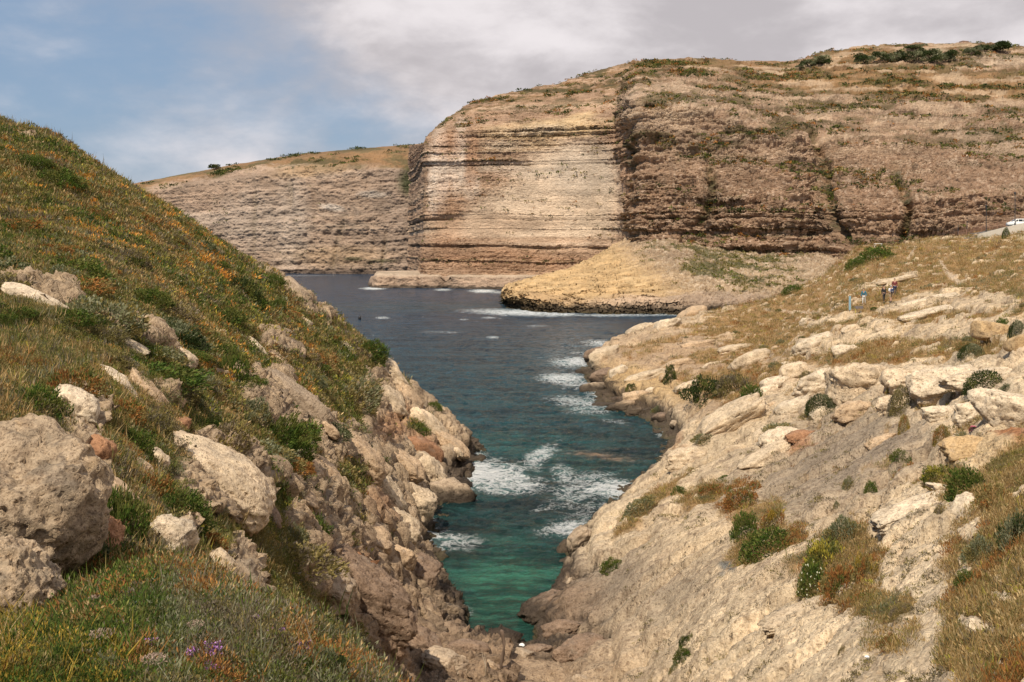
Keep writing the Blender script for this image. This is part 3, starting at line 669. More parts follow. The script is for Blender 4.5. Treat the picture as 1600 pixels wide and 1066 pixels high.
# ---- flat-topped rock ledge at the foot of the headland
LS = [
 (574, [('z',-3,486),('z',-1,486),('z',-1,487),('z',-1,500),('z',-2,540)]),
 (580, [('z',-3,475),('z',.5,475),('z',4.2,480),('z',4.8,492),('z',-2,540)]),
 (588, [('z',-3,471),('z',.3,471),('z',5.2,473),('z',5.9,480),('z',6.5,540)]),
 (640, [('z',-3,470),('z',.3,470),('z',5.4,472),('z',6.1,477),('z',6.8,540)]),
 (700, [('z',-3,468),('z',.3,468),('z',5.6,470),('z',6.3,476),('z',7,540)]),
 (712, [('z',-3,462),('z',.3,462),('z',5.6,465),('z',6.3,472),('z',7,540)]),
 (780, [('z',-3,455),('z',.3,455),('z',5.6,458),('z',6.3,466),('z',7,540)]),
 (860, [('z',-3,452),('z',.3,452),('z',5.6,456),('z',6.3,464),('z',7,540)]),
 (960, [('z',-3,448),('z',.3,448),('z',5.6,452),('z',6.6,460),('z',7,540)]),
]
LOFT_SM = 3
P3 = loft(LS, int(rs*.42), [6, 40, 26, 20])
px, py, N1, zz, st, st2, steep, big, colm, blk, led = cliff_dress(P3, 0, (0, 0), seed=700, beds=.3)
b3 = fbm(P3*v3(.22, .22, .35), 5, .58, seed=740)
cut = np.exp(-((px-695)/7)**2)+.5*np.exp(-((px-655)/3)**2)+.4*np.exp(-((px-618)/4)**2)
d = (1.3*b3+1.2*colm-2.5*cut)*sstep(6.6-P3[..., 2], -.2, 1.2)+.35*b3
P3 = P3+N1*d[..., None]
c2 = fbm(P3*v3(.3, .3, .6), 5, .6, seed=770)
C3 = np.empty(P3.shape, np.float32); C3[:] = np.array((.40,.30,.225)); C3 = mixc(C3, (.20,.15,.115), sstep(c2, .0, .5)*.6)
C3 = mixc(C3, (.52,.43,.33), sstep(P3[..., 2], 5.0, 6.0)*.7)
C3 = mixc(C3, (.06,.05,.04), sstep(P3[..., 2]+.8*c2, 1.7, .8)*.85)
tag(mesh_np('rock_ledge', P3.reshape(-1, 3), grid_faces(*P3.shape[:2]), CL, {'col': C3.reshape(-1, 3), 'rock': np.full(P3.size//3, .6)}), kind='structure')

# ---- low yellow promontory with its scree
PS = [
 (781, [('z',-3,352),('z',-2,352),('z',-2,353),('z',-2,354),('z',-2,370),('z',-2,420)]),
 (787, [('z',-3,322),('z',.2,322),('z',3.4,324),('z',4.6,330),('z',4,350),('z',2,420)]),
 (795, [('z',-3,314),('z',.2,314),('z',4.2,317),(460,327),(452,345),('z',3,430)]),
 (815, [('z',-3,307),('z',.2,307),('z',4.0,311),(455,328),(440,352),('z',4,440)]),
 (840, [('z',-3,299),('z',.2,299),('z',3.4,303),(458,322),(432,360),(434,440)]),
 (880, [('z',-3,293),('z',.2,293),('z',2.6,298),(455,320),(424,368),(426,440)]),
 (930, [('z',-3,290),('z',.2,290),('z',2.4,295),(450,318),(409,380),(400,430)]),
 (965, [('z',-3,289),('z',.2,289),('z',2.5,294),(446,316),(398,385),(380,430)]),
 (1000,[('z',-3,288),('z',.2,288),('z',2.6,293),(440,316),(386,388),(372,420)]),
 (1050,[('z',-3,287),('z',.2,287),('z',2.8,292),(440,315),(385,382),(372,415)]),
 (1100,[('z',-3,287),('z',.2,287),('z',3.0,292),(444,314),(396,376),(380,410)]),
 (1160,[('z',-3,288),('z',.2,288),('z',3.2,293),(446,314),(405,372),(388,405)]),
 (1230,[('z',-3,290),('z',.2,290),('z',3.4,295),(446,316),(412,368),(392,400)]),
 (1330,[('z',-3,292),('z',.2,292),('z',3.6,297),(444,318),(412,362),(388,395)]),
 (1460,[('z',-3,294),('z',.2,294),('z',3.6,299),(444,318),(408,356),(380,390)]),
]
rp = int(rs*.72)
P4 = loft(PS, rp, [max(4, int(rp*f)) for f in (.01, .06, .11, .13, .06)])
px, py, N1, zz, st, st2, steep, big, colm, blk, led = cliff_dress(P4, 0, (.03, 0), seed=800, beds=.3)
b1 = fbm(P4*v3(.13, .13, .3), 5, .55, seed=840); b2 = fbm(P4*.55, 4, .6, seed=850, ridged=True)
scree = sstep(px+1.1*(435-py)+26*b1, 985, 1085)
low = sstep(P4[..., 2], 5.5, 2.0)
cr4 = 1-2.6*np.abs(fbm(P4*v3(.10, .10, .5), 5, .56, seed=884))
d = .8*b1+.55*cr4+.5*terrace(P4[..., 2]*1.0+.05*P4[..., 0]+1.2*b1, .95, .2)*(1-scree)+1.0*low*colm*2+scree*(1.3*b1+.8*b2)+low*.8*b2+.35*terrace(P4[..., 2]+.04*P4[..., 0]+.5*b1, 1.6, .25)*(1-scree)
d = d + .5*fbm(P4*v3(.35, .35, .8), 4, .6, seed=880)+.35*(1-2.6*np.abs(fbm(P4*v3(.12, .2, .5), 4, .55, seed=882)))
d = d - 1.9*np.exp(-((P4[..., 2]-1.1-.5*b1)/1.1)**2)        # wave-cut notch at the waterline
P4 = P4+N1*d[..., None]
c1 = fbm(P4*v3(.06, .06, .12), 5, .6, seed=860); c2 = fbm(P4*v3(.3, .3, .6), 5, .62, seed=870)
C4 = np.empty(P4.shape, np.float32); C4[:] = np.array((.50,.355,.19))
C4 = mixc(C4, (.57,.43,.25), sstep(c1, 0, .5)*.6); C4 = mixc(C4, (.42,.27,.14), sstep(c2-c1*.4, .15, .6)*.6)
C4 = mixc(C4, (.40,.305,.21), scree*.85); C4 = mixc(C4, (.34,.25,.17), scree*sstep(P4[..., 2]+3*c1, 10, 17)*.8); C4 = mixc(C4, (.20,.15,.10), scree*sstep(c2, .05, .45)*.65); C4 = mixc(C4, (.60,.50,.37), scree*sstep(-c2, .1, .5)*.6)
c5 = noise(P4*v3(.9, .9, 1.3), 895)+.6*noise(P4*v3(2, 2, 2.6), 896)+.6*noise(P4*v3(.35, .35, .6), 897)
C4 = mixc(C4, (.62,.52,.40), sstep(c5, .25, .7)*(.07+.6*scree)); C4 = mixc(C4, (.10,.075,.05), sstep(-c5, .3, .75)*(.08+.6*scree)); lw = sstep(np.abs(fbm(P4*v3(.05, .09, .6), 4, .55, seed=898)), .05, .0)
C4 = mixc(C4, (.22,.14,.07), lw*.55)
d5 = .35*c5
C4 = mixc(C4, (.085,.09,.035), scree*sstep(c1+.6*c2+.35*ell(px, py, [(1130,400,110,40,20)], .5), .22, .5)*.8)
C4 = mixc(C4, (.30,.20,.12), ell(px, py, [(850,470,40,12,10,.5)], .6, .4*c2)); C4 = mixc(C4, (.40,.31,.24), ell(px, py, [(1060,475,150,13,0,.8)], .5, .4*c2))
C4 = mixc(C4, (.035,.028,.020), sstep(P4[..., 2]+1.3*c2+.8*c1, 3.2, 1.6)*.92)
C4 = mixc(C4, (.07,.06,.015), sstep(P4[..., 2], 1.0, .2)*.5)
PM = rock_mat('promontory_limestone', .35, (.22, .08), (1, 1, 1.8), .4, speck=.6, cellscale=.8, blocky=.5)
P4 = P4+N1*((d5*(.15+.9*scree)-.7*lw*(1-scree))*sstep(P4[..., 2], .5, 2.5))[..., None]
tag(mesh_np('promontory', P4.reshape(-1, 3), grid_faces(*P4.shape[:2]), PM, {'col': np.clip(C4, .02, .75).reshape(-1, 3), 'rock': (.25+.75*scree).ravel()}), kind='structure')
PROM = (P4, scree, px, py, c1, c2)

# ------------------------------------------------------------------ sea
NW, NWR = 760, 1150
uw = np.linspace(-.75, .75, NW).astype(np.float32); lw = np.exp(np.linspace(math.log(38), math.log(2600), NWR)).astype(np.float32)
Uw, Yw = np.meshgrid(uw, lw); Xw = Uw*Yw; Zw = 0*Xw
wpx = CX+F*Uw; wpy = HY+F*CZ/Yw
ch = fbm(v3(Xw*.30, Yw*.42, 0*Xw), 4, .55, seed=900); sw = noise(v3(Xw*.06, Yw*.10, 0*Xw), 910)
rp_ = fbm(v3(Xw*.75, Yw*1.25, 0*Xw), 4, .6, seed=905, ridged=True)
Zw = (.30*ch+.14*sw+.26*rp_*np.clip(1.3-Yw/420, .35, 1))*np.clip(1-Yw/900, 0, 1)*np.clip((Yw-48)/25, .25, 1)
# colour of the water body: deep slate blue far out, teal in the inlet, green over sand
gA = sstep(wpy, 430, 640); 
Cw = lerp(np.array((.016,.040,.078)), np.array((.013,.052,.068)), gA[..., None])
Cw = lerp(Cw, np.array((.014,.058,.060)), sstep(wpy, 600, 760)[..., None])
wbw = .5*noise(v3(Xw*.12, Yw*.16, 0*Xw), 920)+.3*noise(v3(Xw*.5, Yw*.5, 0*Xw), 921)
Cw = mixc(Cw, (.020,.034,.036), ell(wpx, wpy, [(900,800,150,70,0,.6),(760,850,70,50,20,.6),(1000,700,90,30,0,.55),(760,980,80,28,0,.7),(850,760,60,14,0,.4),(700,870,50,50,0,.5)], .6, wbw))
Cw = mixc(Cw, (.022,.085,.080), ell(wpx, wpy, [(780,690,150,16,0,.4),(950,640,90,14,0,.3),(880,730,120,12,0,.4),(700,480,200,8,0,.2)], .7, wbw))
Cw = mixc(Cw, (.032,.140,.100), ell(wpx, wpy, [(790,915,84,56,-8,.95),(790,975,70,34,0,.5)], .95, wbw*.7))
Cw = mixc(Cw, (.26,.185,.13), ell(wpx, wpy, [(925,712,26,2.2,6,.9),(958,718,26,2.6,4,.8),(905,709,10,1.6,0,.7),(940,714,46,5,6,.28)], .8, .9*noise(v3(Xw*1.3, Yw*1.3, 0*Xw), 922)))
# foam patches: column, row, half width, half height, tilt, strength
FOAM = [(750,742,60,18,6,1.25),(790,762,52,9,2,.9),(728,712,24,12,0,.6),(722,736,20,10,30,1.0),(700,760,14,8,0,.5),(652,834,22,16,-50,1.25),(680,846,50,10,2,.8),(655,865,30,10,0,.35),(690,940,16,9,0,.6),(712,955,20,8,10,.45),
 (840,718,26,10,-35,.75),(965,768,52,11,4,1.15),(905,765,40,18,-20,.55),(880,745,16,12,60,.6),(930,745,26,3,-4,.6),(888,828,30,9,-8,.95),(935,795,22,6,0,.5),(870,795,30,5,-10,.4),(925,800,60,30,-20,.28),
 (905,567,32,6,0,1.0),(935,537,20,4,0,.8),(880,592,30,7,0,.95),(900,600,22,7,0,.7),(925,553,30,3,0,.55),(905,630,40,7,5,.65),(920,642,30,6,0,.5),(930,612,18,14,60,.6),(890,560,50,50,0,.22),
 (815,489,62,4,2,1.0),(775,488,30,2.4,0,.7),(870,492,34,2.2,0,.9),(960,493,60,1.8,0,.7),(1060,492,40,1.6,0,.7),(583,451,14,1.6,0,1.1),(692,453,10,1.4,0,.8),(755,455,16,2.2,0,1.1),(780,457,16,1.5,0,.6),
 (770,528,7,2,0,.6),(725,500,6,1.2,0,.5),(598,497,8,1.5,0,.7),(690,520,30,2,0,.3),(840,510,20,2,0,.3),(765,497,10,1.5,0,.5),(1062,690,9,16,60,.6),(1035,678,10,6,0,.5),(960,660,20,3,10,.4),(870,940,8,16,30,.35),(850,975,14,6,0,.35),(650,440,80,1.0,0,.25),(470,431,60,.8,0,.3)]
fm = ell(wpx, wpy, [(a[0], a[1], a[2]*1.15, a[3]*1.15)+tuple(a[4:]) for a in FOAM], .85, .35*noise(v3(Xw*.5, Yw*.5, 0*Xw), 930)+.2*noise(v3(Xw*1.5, Yw*1.5, 0*Xw), 931))
caps = sstep(noise(v3(Xw*.16, Yw*.45, 0*Xw), 940)+.5*noise(v3(Xw*.7, Yw*1.6, 0*Xw), 941), .86, 1.05)*sstep(Yw, 90, 160)
fm = np.maximum(fm, .55*caps)
Zw = Zw+.06*fm*(Yw < 300)
tag(mesh_np('sea_water', v3(Xw, Yw, Zw).reshape(-1, 3), grid_faces(NWR, NW), water_mat(), {'col': np.clip(Cw, .004, 1).reshape(-1, 3), 'foam': fm.ravel()}), kind='structure')
# sea bed so that the sheet is never seen through at the rim
# ------------------------------------------------------------------ foliage from many small faces
PAL = {
 'green':  [(.085,.100,.022),(.120,.132,.032),(.150,.155,.048),(.065,.075,.022)],
 'lush':   [(.045,.080,.014),(.070,.115,.020),(.100,.145,.028),(.032,.055,.014)],
 'olive':  [(.175,.148,.055),(.215,.178,.070),(.135,.115,.045),(.26,.21,.10)],
 'dry':    [(.31,.205,.090),(.37,.26,.13),(.25,.155,.065),(.43,.32,.18)],
 'rustd':  [(.24,.105,.035),(.30,.14,.045),(.18,.075,.03),(.34,.18,.06)],
 'orange': [(.50,.22,.045),(.58,.28,.06),(.42,.16,.035),(.55,.33,.10)],
 'greyb':  [(.13,.105,.075),(.17,.14,.105),(.105,.085,.055),(.20,.17,.13)],
 'greyg':  [(.14,.15,.085),(.18,.185,.115),(.11,.12,.065),(.22,.22,.15)],
 'yellow': [(.33,.29,.05),(.40,.34,.07),(.24,.24,.045),(.30,.24,.04)],
 'dark':   [(.028,.042,.014),(.038,.055,.016),(.05,.065,.022),(.022,.034,.012)],
 'ochre':  [(.30,.20,.035),(.24,.17,.03),(.16,.14,.03),(.36,.25,.05)],
}
PALN = list(PAL); PALA = np.array([PAL[k] for k in PALN], np.float32)*1.16      # (kinds, 4, 3)
def rdir(n, up=0.0):
    v = rng.normal(size=(n, 3)).astype(np.float32); v[:, 2] += up
    return v/np.linalg.norm(v, axis=1, keepdims=True)
def leaves(Cn, dirs, ln, wd, col, bend=None):
    """pointed leaf quads: base points Cn, directions dirs, lengths, widths, colours -> V, Q, col"""
    n = len(Cn); side = np.cross(dirs, rdir(n)); side /= np.linalg.norm(side, axis=1, keepdims=True)+1e-6
    mid = Cn+dirs*(ln*.5)[:, None]
    tip = Cn+dirs*ln[:, None]
    if bend is not None: tip = tip+bend
    V = np.stack((Cn, mid+side*(wd*.5)[:, None], tip, mid-side*(wd*.5)[:, None]), 1).reshape(-1, 3)
    return V.astype(np.float32), np.arange(4*n, dtype=np.int32).reshape(-1, 4), np.repeat(col, 4, 0).astype(np.float32)
def clumps(p, nrm, size, kind, nl, leafk=.34, wk=.42, upb=.7, flat=.62, spread=1.0):
    """a clump of nl leaves on a lumpy dome at each point p; kind = palette row"""
    n = len(p); R = np.repeat(np.arange(n), nl)
    dv = rdir(n*nl, .55); dv[:, 2] = np.abs(dv[:, 2])
    rad = size[R]*(.35+.65*rng.random(n*nl)**.5)
    pos = p[R]+dv*rad[:, None]*np.array((spread, spread, flat))-nrm[R]*(size[R]*.12)[:, None]
    dr = dv*.7+rdir(n*nl)*.75+np.array((0, 0, upb)); dr /= np.linalg.norm(dr, axis=1, keepdims=True)
    ln = size[R]*leafk*(.6+.8*rng.random(n*nl)); wd = ln*wk
    c = PALA[kind[R], rng.integers(0, 4, n*nl)]*(.75+.5*rng.random((n, 1)))[R]*(.85+.3*rng.random((n*nl, 1)))
    return leaves(pos.astype(np.float32), dr.astype(np.float32), ln.astype(np.float32), wd.astype(np.float32), c)
def blades(p, size, kind, nl, wk=.035, lean=.45, spread=.35):
    """tufts of thin upright blades"""
    n = len(p); R = np.repeat(np.arange(n), nl)
    off = rng.normal(size=(n*nl, 3)).astype(np.float32)*np.array((1, 1, 0))*(size[R]*spread*.5)[:, None]
    dr = rdir(n*nl)*lean+np.array((.06, 0, 1.0)); dr /= np.linalg.norm(dr, axis=1, keepdims=True)
    ln = size[R]*(.5+.7*rng.random(n*nl)); c = PALA[kind[R], rng.integers(0, 4, n*nl)]*(.8+.4*rng.random((n, 1)))[R]
    bend = rdir(n*nl)*(ln*.18)[:, None]*np.array((1, 1, .2))
    return leaves((p[R]+off).astype(np.float32), dr.astype(np.float32), ln.astype(np.float32), (ln*wk).astype(np.float32)*np.ones(n*nl, np.float32), c, bend)
def join(parts):
    Vs, Qs, Cs = [], [], []; k = 0
    for V, Q, c in parts: Vs.append(V); Qs.append(Q+k); Cs.append(c); k += len(V)
    return np.concatenate(Vs), np.concatenate(Qs), np.concatenate(Cs)
K = {k: i for i, k in enumerate(PALN)}

# ---- where plants grow: cells of the land mesh, drawn in proportion to their apparent size
du_ = (us[1]-us[0])*F
cellpx = (np.gradient(us)*F)[None, :]*np.clip(np.abs(np.gradient(VPY, axis=0)), .15, 6)
def draw(mask, n, seed):
    r = np.random.default_rng(seed); wgt = (mask*cellpx*VIS*np.where((VPX > -60) & (VPX < 1660), 1, .35)).ravel().astype(np.float64); s = wgt.sum()
    if s <= 0: return np.zeros(0, int)
    idx = np.searchsorted(np.cumsum(wgt)/s, r.random(n)); return np.minimum(idx, len(wgt)-1)
Pf = P.reshape(-1, 3); Nf = GN.reshape(-1, 3); PXf = PX.ravel(); PYf = PY.ravel(); Yf = P[..., 1].ravel()
patchA = noise(P*v3(.09, .16, .1), 601); patchB = noise(P*v3(.35, .5, .4), 602); patchC = noise(P*v3(1.1, 1.3, 1), 603)
pA, pB, pC = patchA.ravel(), patchB.ravel(), patchC.ravel()
def pick(idx, side):
    """palette row for each plant from where it stands"""
    a, b, c = pA[idx], pB[idx], pC[idx]; r = rng.random(len(idx)); X0, Y0 = PXf[idx], PYf[idx]
    k = np.full(len(idx), K['olive'])
    if side == 'L':
        org = ell(X0, Y0, [(330,420,140,60,40,1),(440,520,120,36,42,1),(130,330,160,60,35,.8),(330,560,90,40,40,.8),(220,300,60,30,40,.5),(60,470,80,30,10,.7),(520,470,50,20,40,.5),(60,250,60,40,30,.5),(200,480,140,40,30,.6)], .7)
        k = np.where(r < .34+.35*b, K['green'], k); k = np.where((r > .74-.15*b), K['greyg'], k)
        k = np.where((r > .87-.1*c), K['dry'], k); k = np.where((b < -.45) & (r < .35), K['rustd'], k)
        k = np.where((c+.8*b > .62-.42*org) & (r < .10+.55*org) & (Y0 < 660), K['orange'], k)
        k = np.where((a+c > .75) & (r < .7), K['lush'], k); k = np.where((a-b > .70) & (r < .6), K['greyb'], k)
        r3 = rng.random(len(idx)); k = np.where((a > .18) & (r3 < .45), np.where(b > 0, K['lush'], K['green']), k); k = np.where((a < -.22) & (r3 < .42), np.where(b > 0, K['dry'], K['greyb']), k)
        k = np.where((r > .955), K['yellow'], k)
        lowp = ell(X0, Y0, [(430,900,80,100,0,1),(560,610,80,50,0,.6)], .5) > .4
        k = np.where(lowp & (r < .7), np.where(b > 0, K['olive'], K['green']), k)
    else:
        k = np.where(r < .66, K['dry'], k); k = np.where((b > .42) & (r < .75), K['olive'], k); k = np.where((b < -.35) & (r < .7), K['rustd'], k)
        k = np.where((a > .30) & (r < .5) & (c > 0), K['greyg'], k); k = np.where((r > .975), K['yellow'], k); k = np.where((c > .5) & (r > .6), K['green'], k)
        k = np.where((r > .85) & (r < .9), K['greyb'], k)
    return k.astype(int)
vegm = sstep(veg, .30, .7)
parts = []
# left hillside, beyond ten metres
iL = draw(vegm*isleft*(Yg > 11.5), int(62000*VEGK), 1)
s = (.0042*Yf[iL]+.10)*(.65+.8*rng.random(len(iL)))
kk = pick(iL, 'L')
nearL = Yf[iL] < 32
parts.append(clumps(Pf[iL[~nearL]], Nf[iL[~nearL]], s[~nearL], kk[~nearL], 20, .42, .32))
parts.append(clumps(Pf[iL[nearL]], Nf[iL[nearL]], s[nearL]*.9, kk[nearL], 60, .24, .26))
iB = draw(vegm*isleft*(Yg > 11.5), int(9000*VEGK), 2)
kb = pick(iB, 'L'); kb = np.where(rng.random(len(iB)) < .55, np.where(rng.random(len(iB)) < .6, K['dry'], K['greyb']), kb)
parts.append(blades(Pf[iB], (.0048*Yf[iB]+.16)*(.6+.8*rng.random(len(iB))), kb, 9, .055))
# thin stalks that break the skyline of the hill
sky_r = np.argmin(np.where(Yg > 3.2, VPY, 1e9), axis=0)
cs = rng.integers(0, NC, 900); cs = cs[(us[cs]*F+CX < 590)]
ps = P[np.clip(sky_r[cs]+rng.integers(-12, 4, len(cs)), 0, NR-1), cs]
parts.append(blades(ps, .35+.75*rng.random(len(cs))**2, np.where(rng.random(len(cs)) < .5, K['greyb'], K['olive']), 4, .035, .25, .3))
parts.append(clumps(ps, np.tile(np.array((0, 0, 1.)), (len(ps), 1)), .22+.35*rng.random(len(ps)), np.where(rng.random(len(cs)) < .5, K['green'], K['olive']), 22, .4, .35))
# foreground knoll: fine growth
iN = draw((Yg < 11.8)*(Yg > 3.0)*isleft*vegm, int(22000*VEGK), 3)
X0, Y0 = PXf[iN], PYf[iN]; r = rng.random(len(iN))
kn = np.where(r < .38, K['green'], K['lush']); kn = np.where((pB[iN] > .1) & (r > .5), K['olive'], kn); kn = np.where((X0 > 250) & (r > .45) & (pB[iN] < .2), K['greyg'], kn)
kn = np.where((X0 > 330) & (r > .72), K['greyb'], kn); pF = noise(Pf[iN]*np.float32(3.2), 604); kn = np.where((pF > .28) & (r < .8), np.where(r < .4, K['greyb'], K['olive']), kn); kn = np.where((pF < -.32) & (r < .75), np.where(r < .35, K['rustd'], K['dry']), kn); kn = np.where((pC[iN] > .38) & (r > .6), K['rustd'], kn); kn = np.where((Y0+60*pB[iN] > 985) & (X0+80*pC[iN] < 190) & (r < .3), K['ochre'], kn)
g1 = rng.random(len(iN)) < .92
sz = .0115*Yf[iN]*(.45+1.9*rng.random(len(iN))**3)
parts.append(clumps(Pf[iN[g1]], Nf[iN[g1]], sz[g1]*1.2, kn[g1], 84, .165, .27, .55, 1.0))
parts.append(blades(Pf[iN[~g1]], sz[~g1]*1.7, kn[~g1], 14, .03, .6, .6))
V, Q, c = join(parts)
tag(mesh_np('ground_cover', V, Q, LEAF, {'col': c}, smooth=False), kind='stuff')
# right bank: dry grass and low herbs
parts = []
iR = draw(vegm*(~isleft), int(46000*VEGK), 4)
kr = pick(iR, 'R'); g1 = rng.random(len(iR)) < .72
sz = (.0023*Yf[iR]+.07)*(.5+1.1*rng.random(len(iR))**1.5)
parts.append(clumps(Pf[iR[g1]], Nf[iR[g1]], sz[g1], kr[g1], 22, .45, .24, .8, .6))
parts.append(blades(Pf[iR[~g1]], sz[~g1]*1.6, kr[~g1], 12, .04, .5, .6))
iS = draw((~isleft)*(veg < .3)*(Yg > 12)*(P[..., 2] > 3.2)*sstep(noise(P*v3(.7, .9, .7), 611), .25, .5), int(3200*VEGK), 5)
parts.append(clumps(Pf[iS], Nf[iS], (.0026*Yf[iS]+.05)*(.4+rng.random(len(iS))), np.where(rng.random(len(iS)) < .5, K['greyb'], K['olive']), 22, .4, .4, .3, .5))
V, Q, c = join(parts)
tag(mesh_np('dry_grass', V, Q, LEAF, {'col': c}, smooth=False), kind='stuff')

# ---- scrub on the far slopes: one mass of low bushes
def farpoints(P_, w_, n, seed):
    r = np.random.default_rng(seed); w_ = np.clip(w_, 0, None).ravel().astype(np.float64); s_ = w_.sum()
    return np.minimum(np.searchsorted(np.cumsum(w_)/s_, r.random(n)), len(w_)-1)
parts = []
Ph, vmh, hx, hy, hn = HEAD
inh = (hx > 660) & (hx < 1640) & (Ph[..., 1] < 610)
cl = sstep(noise(Ph*v3(.03, .03, .22), 621)+.6*noise(Ph*v3(.12, .12, .3), 622), .05, .5)
up2 = sstep(-hy, -330, -200)*sstep(hx, 960, 1010)
ih = farpoints(Ph, (vmh*.55+.07+.55*up2)*cl*inh, int(9500*VEGK), 6)
Pq = Ph.reshape(-1, 3)[ih]; Nq = hn.reshape(-1, 3)[ih]; r = rng.random(len(ih))
kq = np.where(r < .35, K['dark'], K['green']); kq = np.where(r > .6, K['olive'], kq); kq = np.where(r > .82, K['rustd'], kq)
parts.append(clumps(Pq, Nq, .45+1.2*rng.random(len(ih))**2.5, kq, 16, .6, .6, .4, .6))
P_, vm_, fx, fy = FARC
iF = farpoints(P_, (vm_*.6+.03)*sstep(noise(P_*v3(.03, .03, .1), 631), .1, .5)*(fx > 180)*(P_[..., 1] < 825), int(1200*VEGK), 7)
parts.append(clumps(P_.reshape(-1, 3)[iF], np.tile(np.array((0, 0, 1.)), (len(iF), 1)), .6+1.6*rng.random(len(iF))**2, np.where(rng.random(len(iF)) < .6, K['dark'], K['green']), 12, .6, .6, .4, .6))
P_, sc_, qx, qy, q1, q2 = PROM
iP = farpoints(P_, sc_*sstep(q1+.5*q2+.4*ell(qx, qy, [(1130,405,100,36,20)], .5), .15, .45)*(P_[..., 2] > 4), int(1500*VEGK), 8)
parts.append(clumps(P_.reshape(-1, 3)[iP], np.tile(np.array((0, 0, 1.)), (len(iP), 1)), .4+.9*rng.random(len(iP))**2, np.where(rng.random(len(iP)) < .4, K['green'], K['olive']), 14, .6, .6, .4, .6))
V, Q, c = join(parts)
tag(mesh_np('scrub', V, Q, LEAF, {'col': c}, smooth=False), kind='stuff')
# ------------------------------------------------------------------ boulders, each an object of its own
def ico(n):
    bm = bmesh.new(); bmesh.ops.create_icosphere(bm, subdivisions=n, radius=1.0)
    V = np.array([v.co[:] for v in bm.verts], np.float32); Q = np.array([[v.index for v in f.verts] for f in bm.faces], np.int32); bm.free(); return V, Q
ICO = {k: ico(k) for k in (3, 4, 5, 6)}
TONE = {'cream': (.60,.49,.35), 'pale': (.66,.56,.42), 'beige': (.52,.39,.26), 'grey': (.40,.32,.235), 'brown': (.25,.18,.13), 'dark': (.085,.066,.05), 'red': (.36,.20,.115), 'ochre': (.50,.36,.20), 'lichen': (.46,.36,.25)}
ROCKB = rock_mat('boulder_limestone', 1.7, (.11, .09), (.8, 1, 1), .8, speck=1.0, blocky=.4)
ROCKN2 = rock_mat('boulder_limestone_close', 3.6, (.14, .12), (.8, 1, 1), 1.0, speck=1.15, blocky=.4)
def make_boulder(name, c, ax, tone, seed, box=.0, lev=4, rust=0.0, amp=1.0, mat=None, wet=False):
    """c centre, ax 3x3 rows = half axes; box 0 round .. 1 blocky"""
    V, Q = ICO[lev]; V = V.copy()
    p = 2+3.5*box; r = (np.abs(V)**p).sum(1)**(-1/p); W = V*r[:, None]
    sd_ = np.float32(seed*7.31)
    f1 = fbm(V*1.1+sd_, 3, .5, seed=1001); f2 = fbm(V*v3(2.2, 2.4, 3.4)+sd_, 5, .55, seed=1011)
    rr = np.random.default_rng(seed)
    # a few broken flat faces
    for k in range(5 if box > .12 else 2):
        nd = rr.normal(size=3); nd /= np.linalg.norm(nd); dd = (W@nd).astype(np.float32); lim = .62+.25*rr.random()
        W = W-nd.astype(np.float32)*(np.maximum(dd-lim, 0)*.8)[:, None]
    crack = np.exp(-((fbm(V*1.6+sd_, 3, seed=1021))/.045)**2)
    lim2 = strata1(V[:, 2]*1.0+.2*f1, seed % 97+3, 2.6)
    bl_ = 1-2.6*np.abs(fbm(V*v3(1.5, 1.5, 2.1)+sd_, 4, .58, seed=1051)); rg_ = fbm(V*6+sd_, 4, .65, seed=1061, ridged=True)
    W = W*(1+amp*(.20*f1+.13*f2+.035*lim2-.07*crack+.07*bl_+.05*rg_))[:, None]
    ax = np.array(ax, np.float32); L = W@ax+np.float32(0)
    nz = (V@ax); nz = nz[:, 2]/(np.linalg.norm(nz, axis=1)+1e-6)
    size = np.linalg.norm(ax, axis=1)
    nn = L*(1/size.mean())
    g = fbm((L+sd_)*.9/max(.5, size.mean()*.5), 4, .6, seed=1031); g2 = fbm((L+sd_)*5/max(.5, size.mean()), 4, .6, seed=1041)
    base = np.array(TONE[tone], np.float32)*(.93+.14*rr.random())
    Cb = np.tile(base, (len(V), 1)); Cb = mixc(Cb, (.30,.25,.20), sstep(g+.3*g2, .1, .5)*.55); Cb = mixc(Cb, base*1.14, sstep(-g, .1, .5)*.6)
    if rust: Cb = mixc(Cb, (.38,.19,.09), sstep(-V[:, 2]*.9+.25*g+V[:, 0]*.3-.15, -.1, .6)*rust)
    if tone == 'lichen':
        Cb = mixc(Cb, (.20,.165,.12), sstep(g2+.7*g, .12, .34)*.55); Cb = mixc(Cb, (.52,.37,.20), sstep(-g2+.6*f1, .25, .5)*.45)
        Cb = mixc(Cb, (.09,.07,.055), np.exp(-(fbm(V*1.3+sd_+9, 4, seed=1071)/.022)**2)*.7)
    if wet: Cb = mixc(Cb, (.045,.036,.028), sstep(L[:, 2]+float(c[2])+.5*g2, 1.5, .7)*.92)
    o = mesh_np(name, L, Q, mat or ROCKB, {'col': np.clip(Cb, .015, .8), 'rock': np.full(len(L), min(1.0, .45+.25*float(size.mean())), np.float32)})
    o.location = [float(v) for v in c]
    return o
